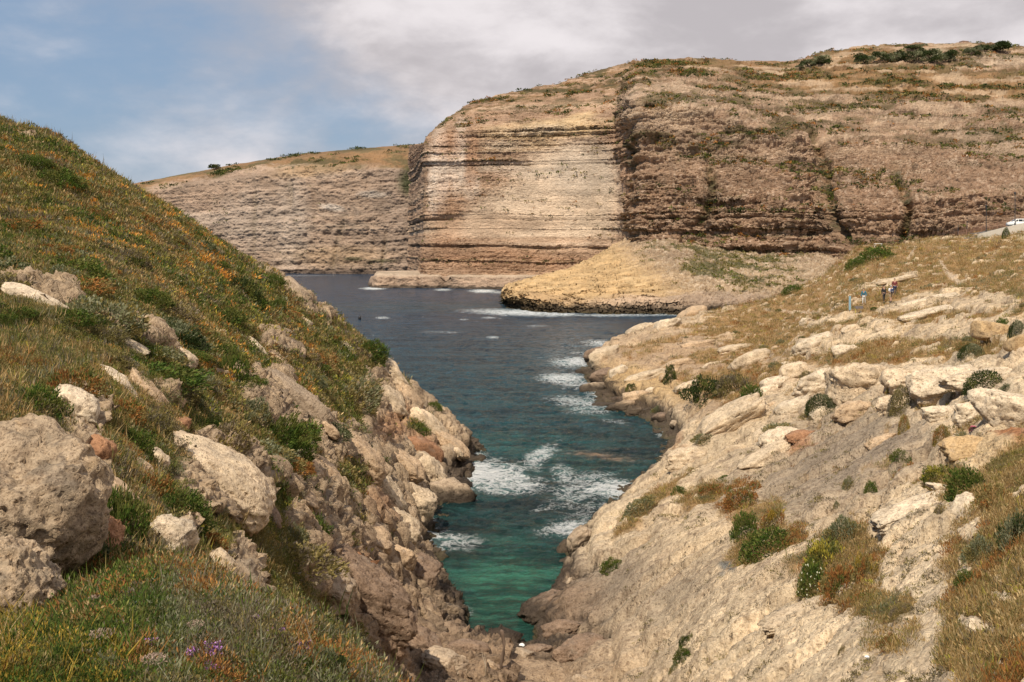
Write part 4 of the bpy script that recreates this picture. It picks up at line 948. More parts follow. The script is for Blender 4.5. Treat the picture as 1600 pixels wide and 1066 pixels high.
def boulder(px, py, w, h, rot, tone, label, box=.3, lev=4, rust=0.0, depth=1.0, push=.42, amp=1.25, name='boulder', group=None, Y=None, mat=None, seed=None, wet=False):
    g, n = ground_at(px, min(py+h*.15, 1064))
    if Y is None: Y = float(g[1])
    a = math.radians(rot); k = Y/F; hw, hh = w*.5*k*1.04, h*.5*k*1.04
    c = unp(px, py, Y); dp = (hw*hh)**.5*depth
    ax = [(hw*math.cos(a), 0, -hw*math.sin(a)), (0, dp, 0), (hh*math.sin(a), 0, hh*math.cos(a))]
    c = c*1.0; s_ = (Y+dp*push)/Y; c = np.array((c[0]*s_, c[1]*s_, CZ+(c[2]-CZ)*s_))
    o = make_boulder(name, c, ax, tone, seed or int(px*3+py*7), box, lev, rust, amp, mat, wet)
    return tag(o, label, 'boulder', group)
BL = [ # column,row,width,height,tilt,tone,label,options
 (14,800,245,262,40,'lichen','huge pitted grey boulder filling the left edge below the hillside',dict(lev=6,box=.1,mat=ROCKN2,depth=.9,rust=.45,Y=9.6,amp=.95)),
 (-5,935,165,170,55,'lichen','big pale boulder with dark hollow in the lower left corner above the green herbs',dict(lev=6,box=.1,mat=ROCKN2,Y=8.2,rust=.4,amp=1.0)),
 (128,845,95,110,20,'red','reddish brown boulder in the shade of the huge grey boulder',dict(lev=5,mat=ROCKN2,rust=.6,Y=11.0)),
 (334,752,190,108,43,'cream','long smooth egg-shaped boulder, cream above and rust brown below, on the left slope',dict(lev=6,box=.15,rust=.85,amp=.55,push=.1)),
 (262,848,74,70,20,'pale','pale round boulder just above the foreground herbs on the left',dict(lev=5,rust=.2,mat=ROCKN2)),
 (118,640,100,56,30,'pale','smooth whale-backed pale boulder in shrubs at the left',dict(lev=5,box=.15,rust=.3,amp=.6)),
 (152,705,46,52,35,'red','small orange-brown boulder against the top of the huge grey boulder',dict(rust=.8)),
 (60,468,112,24,22,'pale','long bare slab in the ground cover at the far left',dict(box=.2,amp=.6)),
 (192,536,88,18,24,'pale','thin pale slab, lower of two in the middle of the green slope',dict(box=.2,amp=.6)),
 (233,543,46,14,28,'pale','short pale slab touching the end of a longer one on the green slope',dict(box=.2)),
 (190,602,80,24,36,'pale','narrow pale ridge-shaped boulder above the whale-backed one',dict(box=.2)),
 (225,612,80,34,46,'beige','weathered boulder sloping down to the right beside a narrow pale one',dict(box=.3)),
 (268,628,34,34,40,'beige','squat grey-topped boulder at the lower end of the sloping ones',dict(rust=.4)),
 (272,662,48,26,12,'red','low reddish boulder tucked under scrub above the egg-shaped boulder',dict(rust=.9)),
 (205,728,100,28,38,'beige','long low rock rib running down towards the egg-shaped boulder',dict(box=.4)),
 (246,724,32,52,-50,'cream','small upright cream rock left of the egg-shaped boulder',dict(box=.3)),
 (405,718,56,28,30,'beige','flat block below dark scrub, right of the egg-shaped boulder',dict(box=.5,rust=.5)),
 (452,762,100,24,36,'beige','long wedge of rock pointing down to the inlet on the left bank',dict(box=.5,rust=.3)),
 (355,892,34,74,-28,'cream','leaning slab at the edge of the foreground herbs',dict(box=.4,rust=.4,mat=ROCKN2,amp=.6,lev=5)),
 (36,660,56,16,18,'beige','low slab showing through shrubs at the left edge',dict(box=.3)),
 (175,770,90,36,38,'beige','shaded rib of rock beneath the foreground shrubs',dict(box=.4)),
 (415,800,30,64,-30,'brown','dark leaning rock right of the egg-shaped boulder',dict(box=.4)),
 (455,625,125,42,36,'grey','broad grey slab in the middle of the left bank',dict(box=.5,depth=.6)),
 (345,523,20,16,0,'pale','single small white stone high on the green slope',dict()),
 (398,545,58,18,36,'pale','pale rock with orange plants below it in mid-slope',dict(box=.4)),
 (430,560,60,16,40,'beige','thin rock lying below another in mid-slope',dict(box=.4)),
 (470,500,44,14,30,'cream','small pale rock near the skyline of the left slope',dict(box=.4)),
 (540,545,30,14,45,'cream','small rock in grass near the water skyline of the left slope',dict(box=.4)),
 (515,745,26,66,-35,'beige','upright rock in the scrub of the left bank',dict(box=.4)),
 (485,725,26,54,-35,'beige','narrow rock left of an upright one on the left bank',dict(box=.4)),
 (548,868,150,30,38,'beige','flat projecting slab with a rust-red underside on the left bank',dict(lev=5,box=.7,rust=.9,depth=.8)),
 (566,822,84,30,40,'beige','block above the projecting slab on the left bank',dict(box=.5)),
 (560,955,170,120,35,'brown','big dark brown rock mass at the lower end of the left bank',dict(lev=6,box=.4,depth=.7,rust=.2,push=.5)),  # brown tone includes the painted shade of its right-facing side
 (500,905,120,60,35,'grey','rough grey shoulder of rock above the dark rock mass',dict(lev=5,box=.4,push=.5)),
 (600,775,80,46,42,'cream','cream boulder on the rocky middle of the left bank',dict(box=.4,lev=5)),
 (560,720,90,50,42,'beige','wide rough boulder beneath the green patch of the left bank',dict(box=.4,lev=5,push=.5)),
 (625,730,70,44,45,'beige','boulder above the shore rocks of the left bank',dict(box=.4,lev=5)),
 (612,590,60,34,50,'cream','pale nose of rock at the upper water edge of the left bank',dict(box=.4,lev=5)),
 (600,625,70,36,45,'cream','pale boulder with dark crack below it near the point',dict(box=.4,lev=5,rust=.3)),
 (640,628,54,28,50,'beige','boulder on the outer edge of the left point',dict(box=.4)),
 (668,668,74,34,48,'cream','cream boulder leaning out over the water',dict(box=.4,lev=5,rust=.4)),
 (702,697,62,28,42,'beige','outermost boulder of the left point with a dark wet tip',dict(box=.4,lev=5,rust=.3,wet=True)),
 (660,705,60,40,45,'red','rusty block inside the left point',dict(box=.5,rust=.7)),
 (670,745,56,50,30,'cream','angular pale block above the round shore rock',dict(box=.6,lev=5,rust=.3)),
 (702,783,78,60,0,'grey','large round rock standing in the surf of the left shore',dict(lev=5,box=.25,wet=True,Y=77.5,depth=.8)),
 (715,765,40,40,30,'dark','dark wet rock behind the round surf rock',dict(wet=True)),
 (645,790,60,60,20,'cream','cream shore block left of the round surf rock',dict(box=.4,lev=5,wet=True,rust=.2)),
 (622,830,56,50,35,'cream','cream boulder just above the splash of the left shore',dict(box=.4,lev=5,wet=True)),
 (580,850,60,40,38,'beige','mid-sized boulder uphill of the splash',dict(box=.4)),
 (625,880,60,54,40,'beige','boulder with a black foot on the left shore',dict(box=.4,lev=5,wet=True)),
 (655,905,62,60,30,'brown','black-sided block at the water below the splash',dict(box=.5,lev=5,wet=True)),
 (672,940,44,34,20,'dark','low dark rock at the narrow end of the inlet',dict(wet=True)),
 (703,962,16,34,-15,'dark','small upright black rock standing in the shallows',dict(box=.5,wet=True)),
 (735,1014,64,22,10,'brown','flat brown rock on the little beach of the inlet',dict()),
 (655,1010,70,50,20,'brown','brown rock beside the head of the inlet',dict(box=.4,lev=5)),
 (838,1017,50,16,-5,'brown','low brown rock at the water of the inlet head, right side',dict()),
 (700,1040,70,36,10,'grey','grey rock at the bottom edge below the inlet',dict(box=.4,lev=5)),
 (905,1020,80,40,-10,'brown','rough brown rock right of the inlet head',dict(box=.3,lev=5)),

 (852,957,72,40,-24,'brown','dark jagged nose of rock at the right side of the inlet head',dict(box=.4,lev=5,wet=True)),
 (880,985,60,34,-20,'brown','brown rock behind the jagged nose at the inlet head',dict(box=.4,lev=5)),
 (903,848,50,30,-50,'grey','dark-footed bulge of rock at the waterline of the right bank',dict(box=.3,lev=5,wet=True)),
]
BR = [
 (1348,602,92,60,3,'cream','square overhanging block, the tallest of the ledge on the right slope',dict(lev=5,box=.75,depth=.9,push=.5)),
 (1283,598,76,40,-14,'pale','rounded pale block left of the square overhanging one',dict(lev=5,box=.45)),
 (1241,586,38,34,-10,'cream','small dark-based block at the left part of the ledge',dict(box=.5)),
 (1212,603,40,26,-15,'pale','small pale block at the left end of the ledge',dict(box=.4)),
 (1174,566,62,28,-16,'cream','flat-topped boulder above the brown slope on the right bank',dict(box=.5)),
 (1424,600,66,52,-10,'cream','cream block between two shrubs on the ledge',dict(lev=5,box=.5,push=.5)),
 (1480,606,100,56,-6,'pale','wide cream block with an orange hollow in the ledge',dict(lev=5,box=.5,push=.5,rust=.15)),
 (1470,646,56,24,-4,'pale','low smooth block under the wide cream block',dict(box=.4)),
 (1512,652,50,40,5,'pale','rounded block at the middle foot of the ledge',dict(lev=5,box=.3,rust=.3)),
 (1582,652,110,78,8,'pale','large smooth block at the right edge with a rusty hollow beneath',dict(lev=5,box=.35,rust=.35,push=.45)),
 (1540,592,130,30,-2,'pale','long flat slab behind the dark green dome shrub',dict(lev=5,box=.5,push=.9)),
 (1282,652,30,26,-25,'pale','small pale stone below the rounded pale block',dict(box=.4)),
 (1218,688,62,32,-30,'pale','pale boulder half way down the right bank',dict(lev=5,box=.3,rust=.2)),
 (1192,682,36,20,-40,'cream','slim boulder touching the left side of a pale one',dict(box=.3)),
 (1240,640,54,28,-20,'pale','cream boulder beneath the small blocks of the ledge',dict(box=.4)),
 (1132,668,128,42,-33,'cream','long tilted slab above the cove of the right bank',dict(lev=5,box=.45)),
 (1078,718,70,30,-14,'cream','low block at the tip of the right bank by the cove',dict(lev=5,box=.4,rust=.3)),
 (1252,682,44,18,-10,'red','small reddish rock beside a pale boulder on the right bank',dict(rust=.7)),
 (1378,690,48,16,-22,'beige','thin rock lying on the grey slab of the right bank',dict(box=.5,rust=.3)),
 (1510,798,32,46,35,'pale','small white pointed boulder at the edge of the dry grass',dict(box=.5)),
 (1534,983,46,20,28,'pale','white stone half sunk in the dry grass near the lower right corner',dict(box=.3)),
 (1462,489,120,13,-12,'pale','long low slab in the grass below the walkers',dict(box=.4)),
 (1272,537,60,20,-22,'pale','pale rounded outcrop left of the grassy strip',dict(box=.3)),
 (1320,548,44,20,-15,'pale','second pale outcrop left of the grassy strip',dict(box=.3)),
 (1556,520,66,30,10,'ochre','squared quarried rock step near the right edge',dict(box=1.0,amp=.22,push=.9,lev=5)),
 (1600,538,50,34,14,'ochre','second quarried block at the right edge, lower than the squared step',dict(box=1.0,amp=.22,push=.9,lev=5)),
 (1450,470,90,10,-14,'pale','thin slab in the grass right of the walkers',dict(box=.4)),
 (1400,438,60,7,-14,'cream','narrow slab on the grassy slope above the walkers',dict(box=.4)),
 (1150,545,50,12,-12,'cream','flat rock on top of the far right shore',dict(box=.5)),
 (1090,540,46,12,-10,'beige','flat brown rock on top of the far right shore',dict(box=.5)),
 (1010,590,60,16,-14,'cream','bedded block above the water on the far right shore',dict(box=.5)),
 (1060,570,50,14,-12,'beige','small ledge rock on the far right shore',dict(box=.5)),
 (1335,640,60,26,-12,'beige','shaded block below the square overhanging one',dict(box=.6)),
 (1395,640,50,34,-8,'cream','cracked block under the gap of the ledge',dict(box=.6,lev=5)),
 (1515,705,70,40,-4,'ochre','orange-stained block below the rounded ledge block',dict(box=.5,lev=5,push=.6)),
 (1190,720,90,22,-26,'cream','low broken slab on the brown slope of the right bank',dict(box=.6,push=.7)),
 (1430,800,120,30,-20,'pale','broad white plate above the largest plant patch',dict(box=.6,push=.85,lev=5)),
 (1250,960,120,26,-24,'cream','low cream slab on the lower right slope',dict(box=.6,push=.85,lev=5)),
 (1480,765,60,14,18,'pale','cracked white plate of rock below the ochre shrubs',dict(box=.6,push=.8)),
]
for b in BL+BR:
    boulder(*b[:7], **b[7])
# scattered smaller stones along both banks
def scatter_boulders(mask, n, seed, wmin, wmax, tones, label, group, tilt, lev=3):
    idx = draw(mask, n, seed); r = np.random.default_rng(seed+50); got = []
    for i in idx:
        if abs(PXf[i]-783) < 34 and abs(PYf[i]-1015) < 40: continue
        if any((PXf[i]-b_[0])**2+(PYf[i]-b_[1])**2 < (b_[2]*.5)**2 for b_ in BL+BR): continue
        if any((PXf[i]-a)**2+(PYf[i]-b)**2 < 17**2 for a, b in got): continue
        got.append((PXf[i], PYf[i]))
        w_ = wmin+(wmax-wmin)*r.random()**2; h_ = w_*(.35+.4*r.random())
        boulder(float(VPX.ravel()[i]), float(VPY.ravel()[i]), w_, h_, tilt*(.6+.7*r.random()), tones[r.integers(len(tones))], label, box=.3+.4*r.random(), lev=lev, group=group, seed=int(i % 9973), push=.55, amp=1.3, Y=float(Yf[i]), wet=bool(P.reshape(-1,3)[i,2] < 2.5))
scatter_boulders((rock > .6)*isleft*(Yg > 24)*(P[..., 2] > .3), 70, 71, 18, 60, ['cream', 'beige', 'beige', 'grey'], 'weathered limestone rock among the many on the rocky left bank', 'loose rocks on the left bank', 42, 4)
scatter_boulders((rock > .5)*(~isleft)*(Yg > 60)*(PY < 700)*(PY > 470)*(PX < 1590)*(P[..., 2] > .6), 90, 72, 14, 52, ['cream', 'pale', 'beige'], 'weathered pale rock among the many on the upper right bank', 'loose rocks on the right bank', -22, 4)
scatter_boulders((PX > 640)*(PX < 960)*(PY > 1012)*(Yg > 36), 26, 73, 14, 40, ['brown', 'grey', 'beige'], 'rough brown rock at the head of the inlet', 'rocks at the head of the inlet', 10, 4)

for sg, m_, n_r, lab, tl in ((11, (~isleft)*(Yg > 86)*(P[..., 2] > -.3)*(P[..., 2] < 1.6), 70, 'rough dark-footed rock at the waterline of the far right shore', -12), (12, (~isleft)*(Yg > 50)*(Yg <= 86)*(P[..., 2] > -.3)*(P[..., 2] < 1.3), 26, 'rough dark-footed rock at the waterline of the near right bank', -35)):
    scatter_boulders(m_, n_r, 80+sg, 16, 46, ['beige', 'brown', 'grey'], lab, 'rocks along the right shoreline', tl, 4)
# ------------------------------------------------------------------ shrubs, each an object of its own (leaf meshes shared between copies)
def shrub_mesh(name, kinds, nleaf, seed, lump=.25, leaf=.10, wk=.42, hole=.42):
    r = np.random.default_rng(seed); n = nleaf
    dv = r.normal(size=(n, 3)).astype(np.float32); dv[:, 2] = np.abs(dv[:, 2])*.9-.05; dv /= np.linalg.norm(dv, axis=1, keepdims=True)
    env = 1+lump*(noise(dv*1.8+seed*3.3, 3)+.7*noise(dv*4+seed, 4)); rad = env*(.55+.45*r.random(n)**.35)
    gap = noise(dv*3.0+seed*1.7, 9) < hole
    pos = (dv*rad[:, None]*np.array((1, 1, .8)))[gap]; dv = dv[gap]; n = len(pos)
    dr = dv*.8+r.normal(size=(n, 3))*.5+np.array((0, 0, .35)); dr /= np.linalg.norm(dr, axis=1, keepdims=True)
    ln = leaf*(.5+r.random(n)); kid = np.array([K[k] for k in kinds])
    patch = noise(pos*1.6+seed, 12); kk = kid[np.clip(((patch+.7)/1.4*len(kid)).astype(int), 0, len(kid)-1)]
    c = PALA[kk, r.integers(0, 4, n)]*(.8+.4*r.random((n, 1)))
    V, Q, c = leaves(pos.astype(np.float32), dr.astype(np.float32), ln.astype(np.float32), (ln*wk).astype(np.float32), c)
    o = mesh_np(name, V, Q, LEAF, {'col': c}, smooth=False, link=False); return o.data
SHK = {'green': ['green', 'lush', 'green'], 'lush': ['lush', 'green'], 'olive': ['olive', 'greyg', 'olive'], 'greyb': ['greyb', 'olive', 'greyb'], 'dark': ['dark', 'dark', 'green'],
       'ochre': ['ochre', 'olive', 'rustd'], 'rust': ['rustd', 'olive', 'dry'], 'yellow': ['yellow', 'green'], 'greyg': ['greyg', 'dark'], 'mixed': ['green', 'rustd', 'olive']}
SHM = {k: [shrub_mesh('shrub_'+k, v, 3400, 40+i*7+j, .30 if j else .2) for j in range(3)] for i, (k, v) in enumerate(SHK.items())}
SHM.update({'dome_'+k: [shrub_mesh('cushion_'+k, SHK[k], 5200, 140+i*5+j, .09, .065, .45, .9) for j in range(3)] for i, k in enumerate(('dark', 'greyb', 'greyg', 'ochre'))})
def place_shrub(p, rx, rz, kind, label, group=None, ry=None, tilt=None, var=None, name='shrub'):
    o = bpy.data.objects.new(name, SHM[kind][random.randrange(3) if var is None else var]); COL.objects.link(o)
    o.location = [float(v) for v in p]; o.scale = (float(rx), float(ry or rx), float(rz)); o.rotation_euler = (0, tilt or 0, 0)
    if tilt is None: o.rotation_euler[2] = random.uniform(0, 6.28)
    return tag(o, label, 'shrub', group)
def shrub(px, py, w, h, kind, label, tilt=0, sink=.15, name='shrub'):
    """centre of the shrub in the photo, its width and height there"""
    g, n = ground_at(px, min(py+h*.32, 1063)); Y = float(g[1]); k = Y/F; rx, rz = w*.5*k, h*k/.9
    p = unp(px, py+h*.5, Y); p = np.array((p[0], Y+rx*.3, p[2]-0*rz*sink))
    return place_shrub(p, rx, rz, kind, label, ry=rx*.85, tilt=math.radians(tilt))
SH = [
 (1546,597,70,42,'dome_dark','dense dark green dome-shaped shrub on the pale ledge at the right',0),
 (1414,625,48,50,'dome_greyb','brownish grey cushion shrub hanging in the gap of the ledge',0),
 (1397,596,28,50,'dome_ochre','narrow olive shrub on the right side of the square overhanging block',20),
 (1288,630,56,32,'dome_greyg','grey-green shrub draped under the rounded pale block',-15),
 (1176,616,44,32,'green','round green shrub with dry twigs beside the brown slope',0),
 (1100,612,66,44,'dark','dark green bush above the far cove on the right bank',20),
 (1150,600,60,34,'greyb','wide brown dry bush right of the dark green one',0),
 (1168,822,50,44,'green','bright green shrub, left of three in the middle of the right slope',0),
 (1214,812,46,36,'ochre','olive-brown shrub, right of the bright green one',0),
 (1160,780,58,36,'mixed','reddish green shrub above the bright green one',0),
 (1205,852,92,40,'green','long green shrub lying across the pale rock of the right slope',-28),
 (1296,872,74,52,'yellow','yellow-green shrub of the largest plant patch on the right slope',0),
 (1325,832,70,44,'olive','feathery olive shrub at the top of the largest plant patch',0),
 (1272,905,46,56,'green','leafy green shrub dotted with white flowers on the right slope',0),
 (1322,908,70,50,'mixed','reddish brown shrub below the yellow-green one',0),
 (1352,890,44,50,'ochre','olive shrub at the right side of the largest plant patch',0),
 (1414,664,20,38,'dome_ochre','upright ochre cushion in a rock crack, left of two',0),
 (1474,680,30,36,'dome_ochre','upright ochre cushion in a rock crack, right of two',0),
 (1505,688,26,30,'olive','olive shrub beside the pink flower tuft',0),
 (1470,742,56,26,'yellow','yellow and green low shrub under the ochre cushions',0),
 (1410,712,34,20,'lush','fresh green clump on the grey slab of the right slope',0),
 (1520,752,70,46,'green','dark leafy shrub at the upper end of the dry grass strip',-25),
 (1470,800,22,22,'greyb','small brown shrub on the white plate of rock',0),
 (1362,764,22,24,'green','small green shrub on the pale rock of the right slope',0),
 (1327,757,20,24,'olive','small olive shrub left of a small green one',0),
 (1308,790,12,14,'olive','tiny olive tuft below two small shrubs',0),
 (1405,853,14,14,'dark','tiny dark cushion alone on the smooth pale rock',0),
 (956,885,36,24,'lush','vivid green clump alone on the dark lower rock of the right bank',0),
 (1068,1026,30,30,'lush','vivid green clump at the bottom of the right bank',0),
 (1075,1004,26,22,'dark','dark clump touching the vivid green one at the bottom',0),
 (1056,1046,20,18,'olive','small olive clump below the vivid green one at the bottom',0),
 (1180,760,26,20,'mixed','small russet shrub uphill of the three middle shrubs',0),
 (1000,795,70,20,'olive','long low green streak of shrub near the water on the right bank',-42),
 (1062,768,26,16,'green','small green clump on the rounded rock by the water',0),
 (1112,766,40,16,'mixed','flat russet clump on the rounded rock by the water',0),
 (1490,620,10,14,'greyb','tiny grey cushion on the wide cream block',0),
 (1577,607,26,14,'greyg','little grey-green tuft below the dark dome shrub',0),
 (1522,548,44,26,'dome_greyg','round grey-green shrub on the rock terrace at the right',0),
 (1568,510,26,26,'green','green shrub in the mouth of the quarried step',0),
 (1592,515,30,36,'dome_greyg','grey shrub at the right edge by the quarried step',0),
 (1573,364,13,20,'dome_dark','dark upright bush in front of the road wall',0),
 (1372,398,60,26,'green','large green bush on the brow of the right hill',-15),
 (1340,412,36,18,'green','smaller green bush left of the large one on the brow',-25),
 (1240,452,34,14,'green','green bush at the foot of the far scree',-10),
 (1415,955,44,26,'dome_greyb','dead brown cushion on the lower right rock',0),
 (1395,1005,40,26,'rust','dark red dry clump on the lower right rock',0),
 (1318,1018,16,16,'greyb','small brown cushion alone near the bottom of the right slope',0),
 (1560,775,60,40,'rust','brown dry shrub above the grass strip at the right edge',0),
 (1515,905,40,26,'green','green shrub inside the dry grass strip',0),
 (1595,830,60,60,'greyg','grey-green shrub at the right edge of the grass strip',0),
 (1540,860,60,40,'olive','pale olive shrub in the middle of the grass strip',0),
 (988,607,22,16,'dark','small dark clump on the far right shore',0),
 (1048,585,20,30,'dark','narrow dark clump in a cleft of the far right shore',0),
 (1030,640,24,10,'olive','flat olive clump near the water of the far right shore',0),
 # left
 (362,575,50,60,'lush','tall bright green shrub in the middle of the left hillside',0),
 (375,450,70,36,'dark','dark green shrub pair seen high on the left hillside',30),
 (395,470,40,26,'lush','green shrub just below the dark pair on the left hillside',30),
 (205,412,40,22,'dark','dark blackish bush high among the grasses of the left hill',20),
 (205,400,50,30,'greyb','grey dry bush next to the blackish one on the left hill',20),
 (425,672,62,70,'lush','large fresh green shrub spilling down the left bank',35),
 (455,705,50,50,'green','green shrub below the large fresh green one',35),
 (345,680,80,60,'greyb','big dark dead-twig bush above the egg-shaped boulder',35),
 (390,640,60,40,'olive','olive bush above the big dead-twig bush',30),
 (180,815,80,90,'lush','deep green leafy bush in the shade beside the huge grey boulder',10),
 (155,790,60,60,'green','green bush between the huge grey boulder and the leafy one',10),
 (230,765,80,50,'mixed','russet and green bush left of the egg-shaped boulder',38),
 (280,790,90,46,'green','green bush under the egg-shaped boulder',38),
 (320,850,60,40,'mixed','russet bush right of the pale round boulder',30),
 (110,600,90,50,'mixed','wide russet-green bush over the whale-backed boulder',15),
 (50,625,90,50,'green','green bush at the left edge above the low slab',10),
 (190,640,60,36,'mixed','brown-green bush right of the whale-backed boulder',20),
 (200,690,70,40,'green','green bush above the low rock rib',30),
 (235,660,60,40,'greyb','twiggy grey bush above the small upright cream rock',30),
 (548,610,70,60,'olive','broad olive bush on the outer part of the left bank',45),
 (575,545,50,36,'green','green bush on the water skyline of the left slope',45),
 (650,672,34,26,'lush','bright green clump between the boulders of the left point',30),
 (675,635,26,18,'green','green clump near the edge of the left point',45),
 (478,820,70,30,'green','low green bush on the left bank above the dark rock',10),
 (455,840,50,40,'olive','olive bush on the green tongue of the left bank',20),
 (545,765,24,50,'ochre','narrow yellowish shrub in a cleft of the left bank',-25),
 (605,935,20,32,'green','green streak of shrub beside the dark rock mass',-30),
 (500,560,50,30,'rust','rust-coloured bush near the water side of the left slope',40),
 (290,620,50,30,'greyg','pale bush right of the sloping boulders',30),
]
for s in SH: shrub(*s[:6], tilt=s[6])
def scatter_shrubs(mask, n, seed, smin, smax, kinds, gap=10):
    idx = draw(mask, n, seed); r = np.random.default_rng(seed+9); got = []
    for i in idx:
        X0, Y0 = PXf[i], PYf[i]
        if any((X0-a)**2+(Y0-b)**2 < gap**2 for a, b in got): continue
        got.append((X0, Y0)); kd, lab, grp = kinds[r.integers(len(kinds))]
        s_ = (smin+(smax-smin)*r.random()**2)
        p = Pf[i].copy(); p[2] -= .12*s_
        place_shrub(p, s_*(.8+.5*r.random()), s_*(.55+.4*r.random()), kd, lab, grp)
scatter_shrubs(vegm*isleft*(Yg > 26), 140, 81, .45, 1.5, [('green','low green bush in the ground cover of the left hillside','bushes on the left hillside'),('olive','olive bush in the ground cover of the left hillside','bushes on the left hillside'),
   ('greyb','dry grey-brown bush in the ground cover of the left hillside','bushes on the left hillside'),('green','low green bush in the ground cover of the left hillside','bushes on the left hillside'),('mixed','russet and green bush in the ground cover of the left hillside','bushes on the left hillside'),('lush','fresh green bush in the ground cover of the left hillside','bushes on the left hillside'),('greyg','grey-green bush in the ground cover of the left hillside','bushes on the left hillside')], 13)
scatter_shrubs((vegm*.5+.25)*(~isleft)*(Yg > 55)*(P[..., 2] > 4), 60, 82, .35, 1.1, [('green','low green bush on the upper part of the right bank','bushes on the right bank'),('olive','olive bush on the upper part of the right bank','bushes on the right bank'),
   ('greyb','dry grey-brown bush on the upper part of the right bank','bushes on the right bank'),('rust','russet dry bush on the upper part of the right bank','bushes on the right bank')], 12)
# ------------------------------------------------------------------ small builders
class MB:
    def __init__(s): s.bm = bmesh.new()
    def box(s, c, size, rz=0, ry=0, bev=.0):
        m = Matrix.Translation(c) @ Matrix.Rotation(rz, 4, 'Z') @ Matrix.Rotation(ry, 4, 'Y') @ Matrix.Diagonal((*size, 1))
        r = bmesh.ops.create_cube(s.bm, size=1, matrix=m)
        if bev: bmesh.ops.bevel(s.bm, geom=list({e for v in r['verts'] for e in v.link_edges}), offset=bev, segments=2, affect='EDGES')
        return s
    def tube(s, pts, rad, seg=8):
        pts = [Vector(p) for p in pts]; rad = rad if hasattr(rad, '__len__') else [rad]*len(pts); rings = []
        for i, p in enumerate(pts):
            d = (pts[min(i+1, len(pts)-1)]-pts[max(i-1, 0)]).normalized(); q = d.to_track_quat('Z', 'Y')
            rings.append([s.bm.verts.new(p+q @ Vector((math.cos(6.2832*k/seg)*rad[i], math.sin(6.2832*k/seg)*rad[i], 0))) for k in range(seg)])
        for a, b in zip(rings, rings[1:]):
            for k in range(seg): s.bm.faces.new((a[k], a[(k+1) % seg], b[(k+1) % seg], b[k]))
        s.bm.faces.new(rings[0][::-1]); s.bm.faces.new(rings[-1]); return s
    def lathe(s, c, prof, seg=20, axis='Z'):
        """prof: [(radius, height)]"""
        rings = []
        for r, h in prof:
            ring = []
            for k in range(seg):
                a = 6.2832*k/seg; x, y = r*math.cos(a), r*math.sin(a)
                ring.append(s.bm.verts.new(Vector(c)+(Vector((x, y, h)) if axis == 'Z' else Vector((x, h, y)))))
            rings.append(ring)
        for a, b in zip(rings, rings[1:]):
            for k in range(seg): s.bm.faces.new((a[k], a[(k+1) % seg], b[(k+1) % seg], b[k]))
        s.bm.faces.new(rings[0][::-1]); s.bm.faces.new(rings[-1]); return s
    def prism(s, prof, y0, y1, bev=0.0):
        a = [s.bm.verts.new((x, y0, z)) for x, z in prof]; b = [s.bm.verts.new((x, y1, z)) for x, z in prof]; n = len(prof); fs = []
        for k in range(n): fs.append(s.bm.faces.new((a[k], a[(k+1) % n], b[(k+1) % n], b[k])))
        fs += [s.bm.faces.new(a[::-1]), s.bm.faces.new(b)]
        if bev: bmesh.ops.bevel(s.bm, geom=list({e for f in fs for e in f.edges}), offset=bev, segments=2, affect='EDGES')
        return s
    def build(s, name, mat, parent=None, smooth=False, loc=None):
        bmesh.ops.recalc_face_normals(s.bm, faces=s.bm.faces)
        me = bpy.data.meshes.new(name); s.bm.to_mesh(me); s.bm.free(); me.materials.append(mat)
        for p in me.polygons: p.use_smooth = smooth
        o = bpy.data.objects.new(name, me); COL.objects.link(o); o.parent = parent
        if loc is not None: o.location = loc
        return o
def V3(p): return Vector([float(c) for c in p])
M = {k: plain(k.replace(' ', '_'), *v) for k, v in {
 'white paint': ((.78, .78, .76), .35), 'black metal': ((.025, .027, .03), .5), 'concrete': ((.50, .46, .39), .9), 'rust rail': ((.26, .15, .10), .7), 'dark glass': ((.03, .04, .05), .08),
 'tyre': ((.02, .02, .02), .8), 'red lamp': ((.4, .02, .02), .3), 'pale blue': ((.25, .40, .48), .6), 'grey board': ((.16, .145, .15), .5), 'skin': ((.45, .27, .19), .6), 'teal cloth': ((.03, .16, .24), .8),
 'pale cloth': ((.55, .55, .52), .85), 'black cloth': ((.02, .02, .025), .8), 'maroon cloth': ((.16, .03, .035), .8), 'navy cloth': ((.02, .03, .08), .7), 'white cloth': ((.68, .70, .75), .8), 'khaki cloth': ((.35, .27, .18), .8),
 'dark hair': ((.02, .015, .01), .6), 'grey hair': ((.40, .38, .36), .6), 'bark': ((.10, .07, .05), .9), 'driftwood': ((.42, .35, .27), .85), 'old wood': ((.13, .09, .065), .85), 'buoy black': ((.012, .012, .014), .4), 'white plastic': ((.8, .8, .78), .4),
 'house wall': ((.55, .38, .27), .9), 'shoe': ((.04, .035, .03), .6), 'headlamp': ((.6, .62, .65), .15), 'roof tile': ((.35, .22, .16), .9), 'dull yellow': ((.5, .45, .1), .7)}.items()}

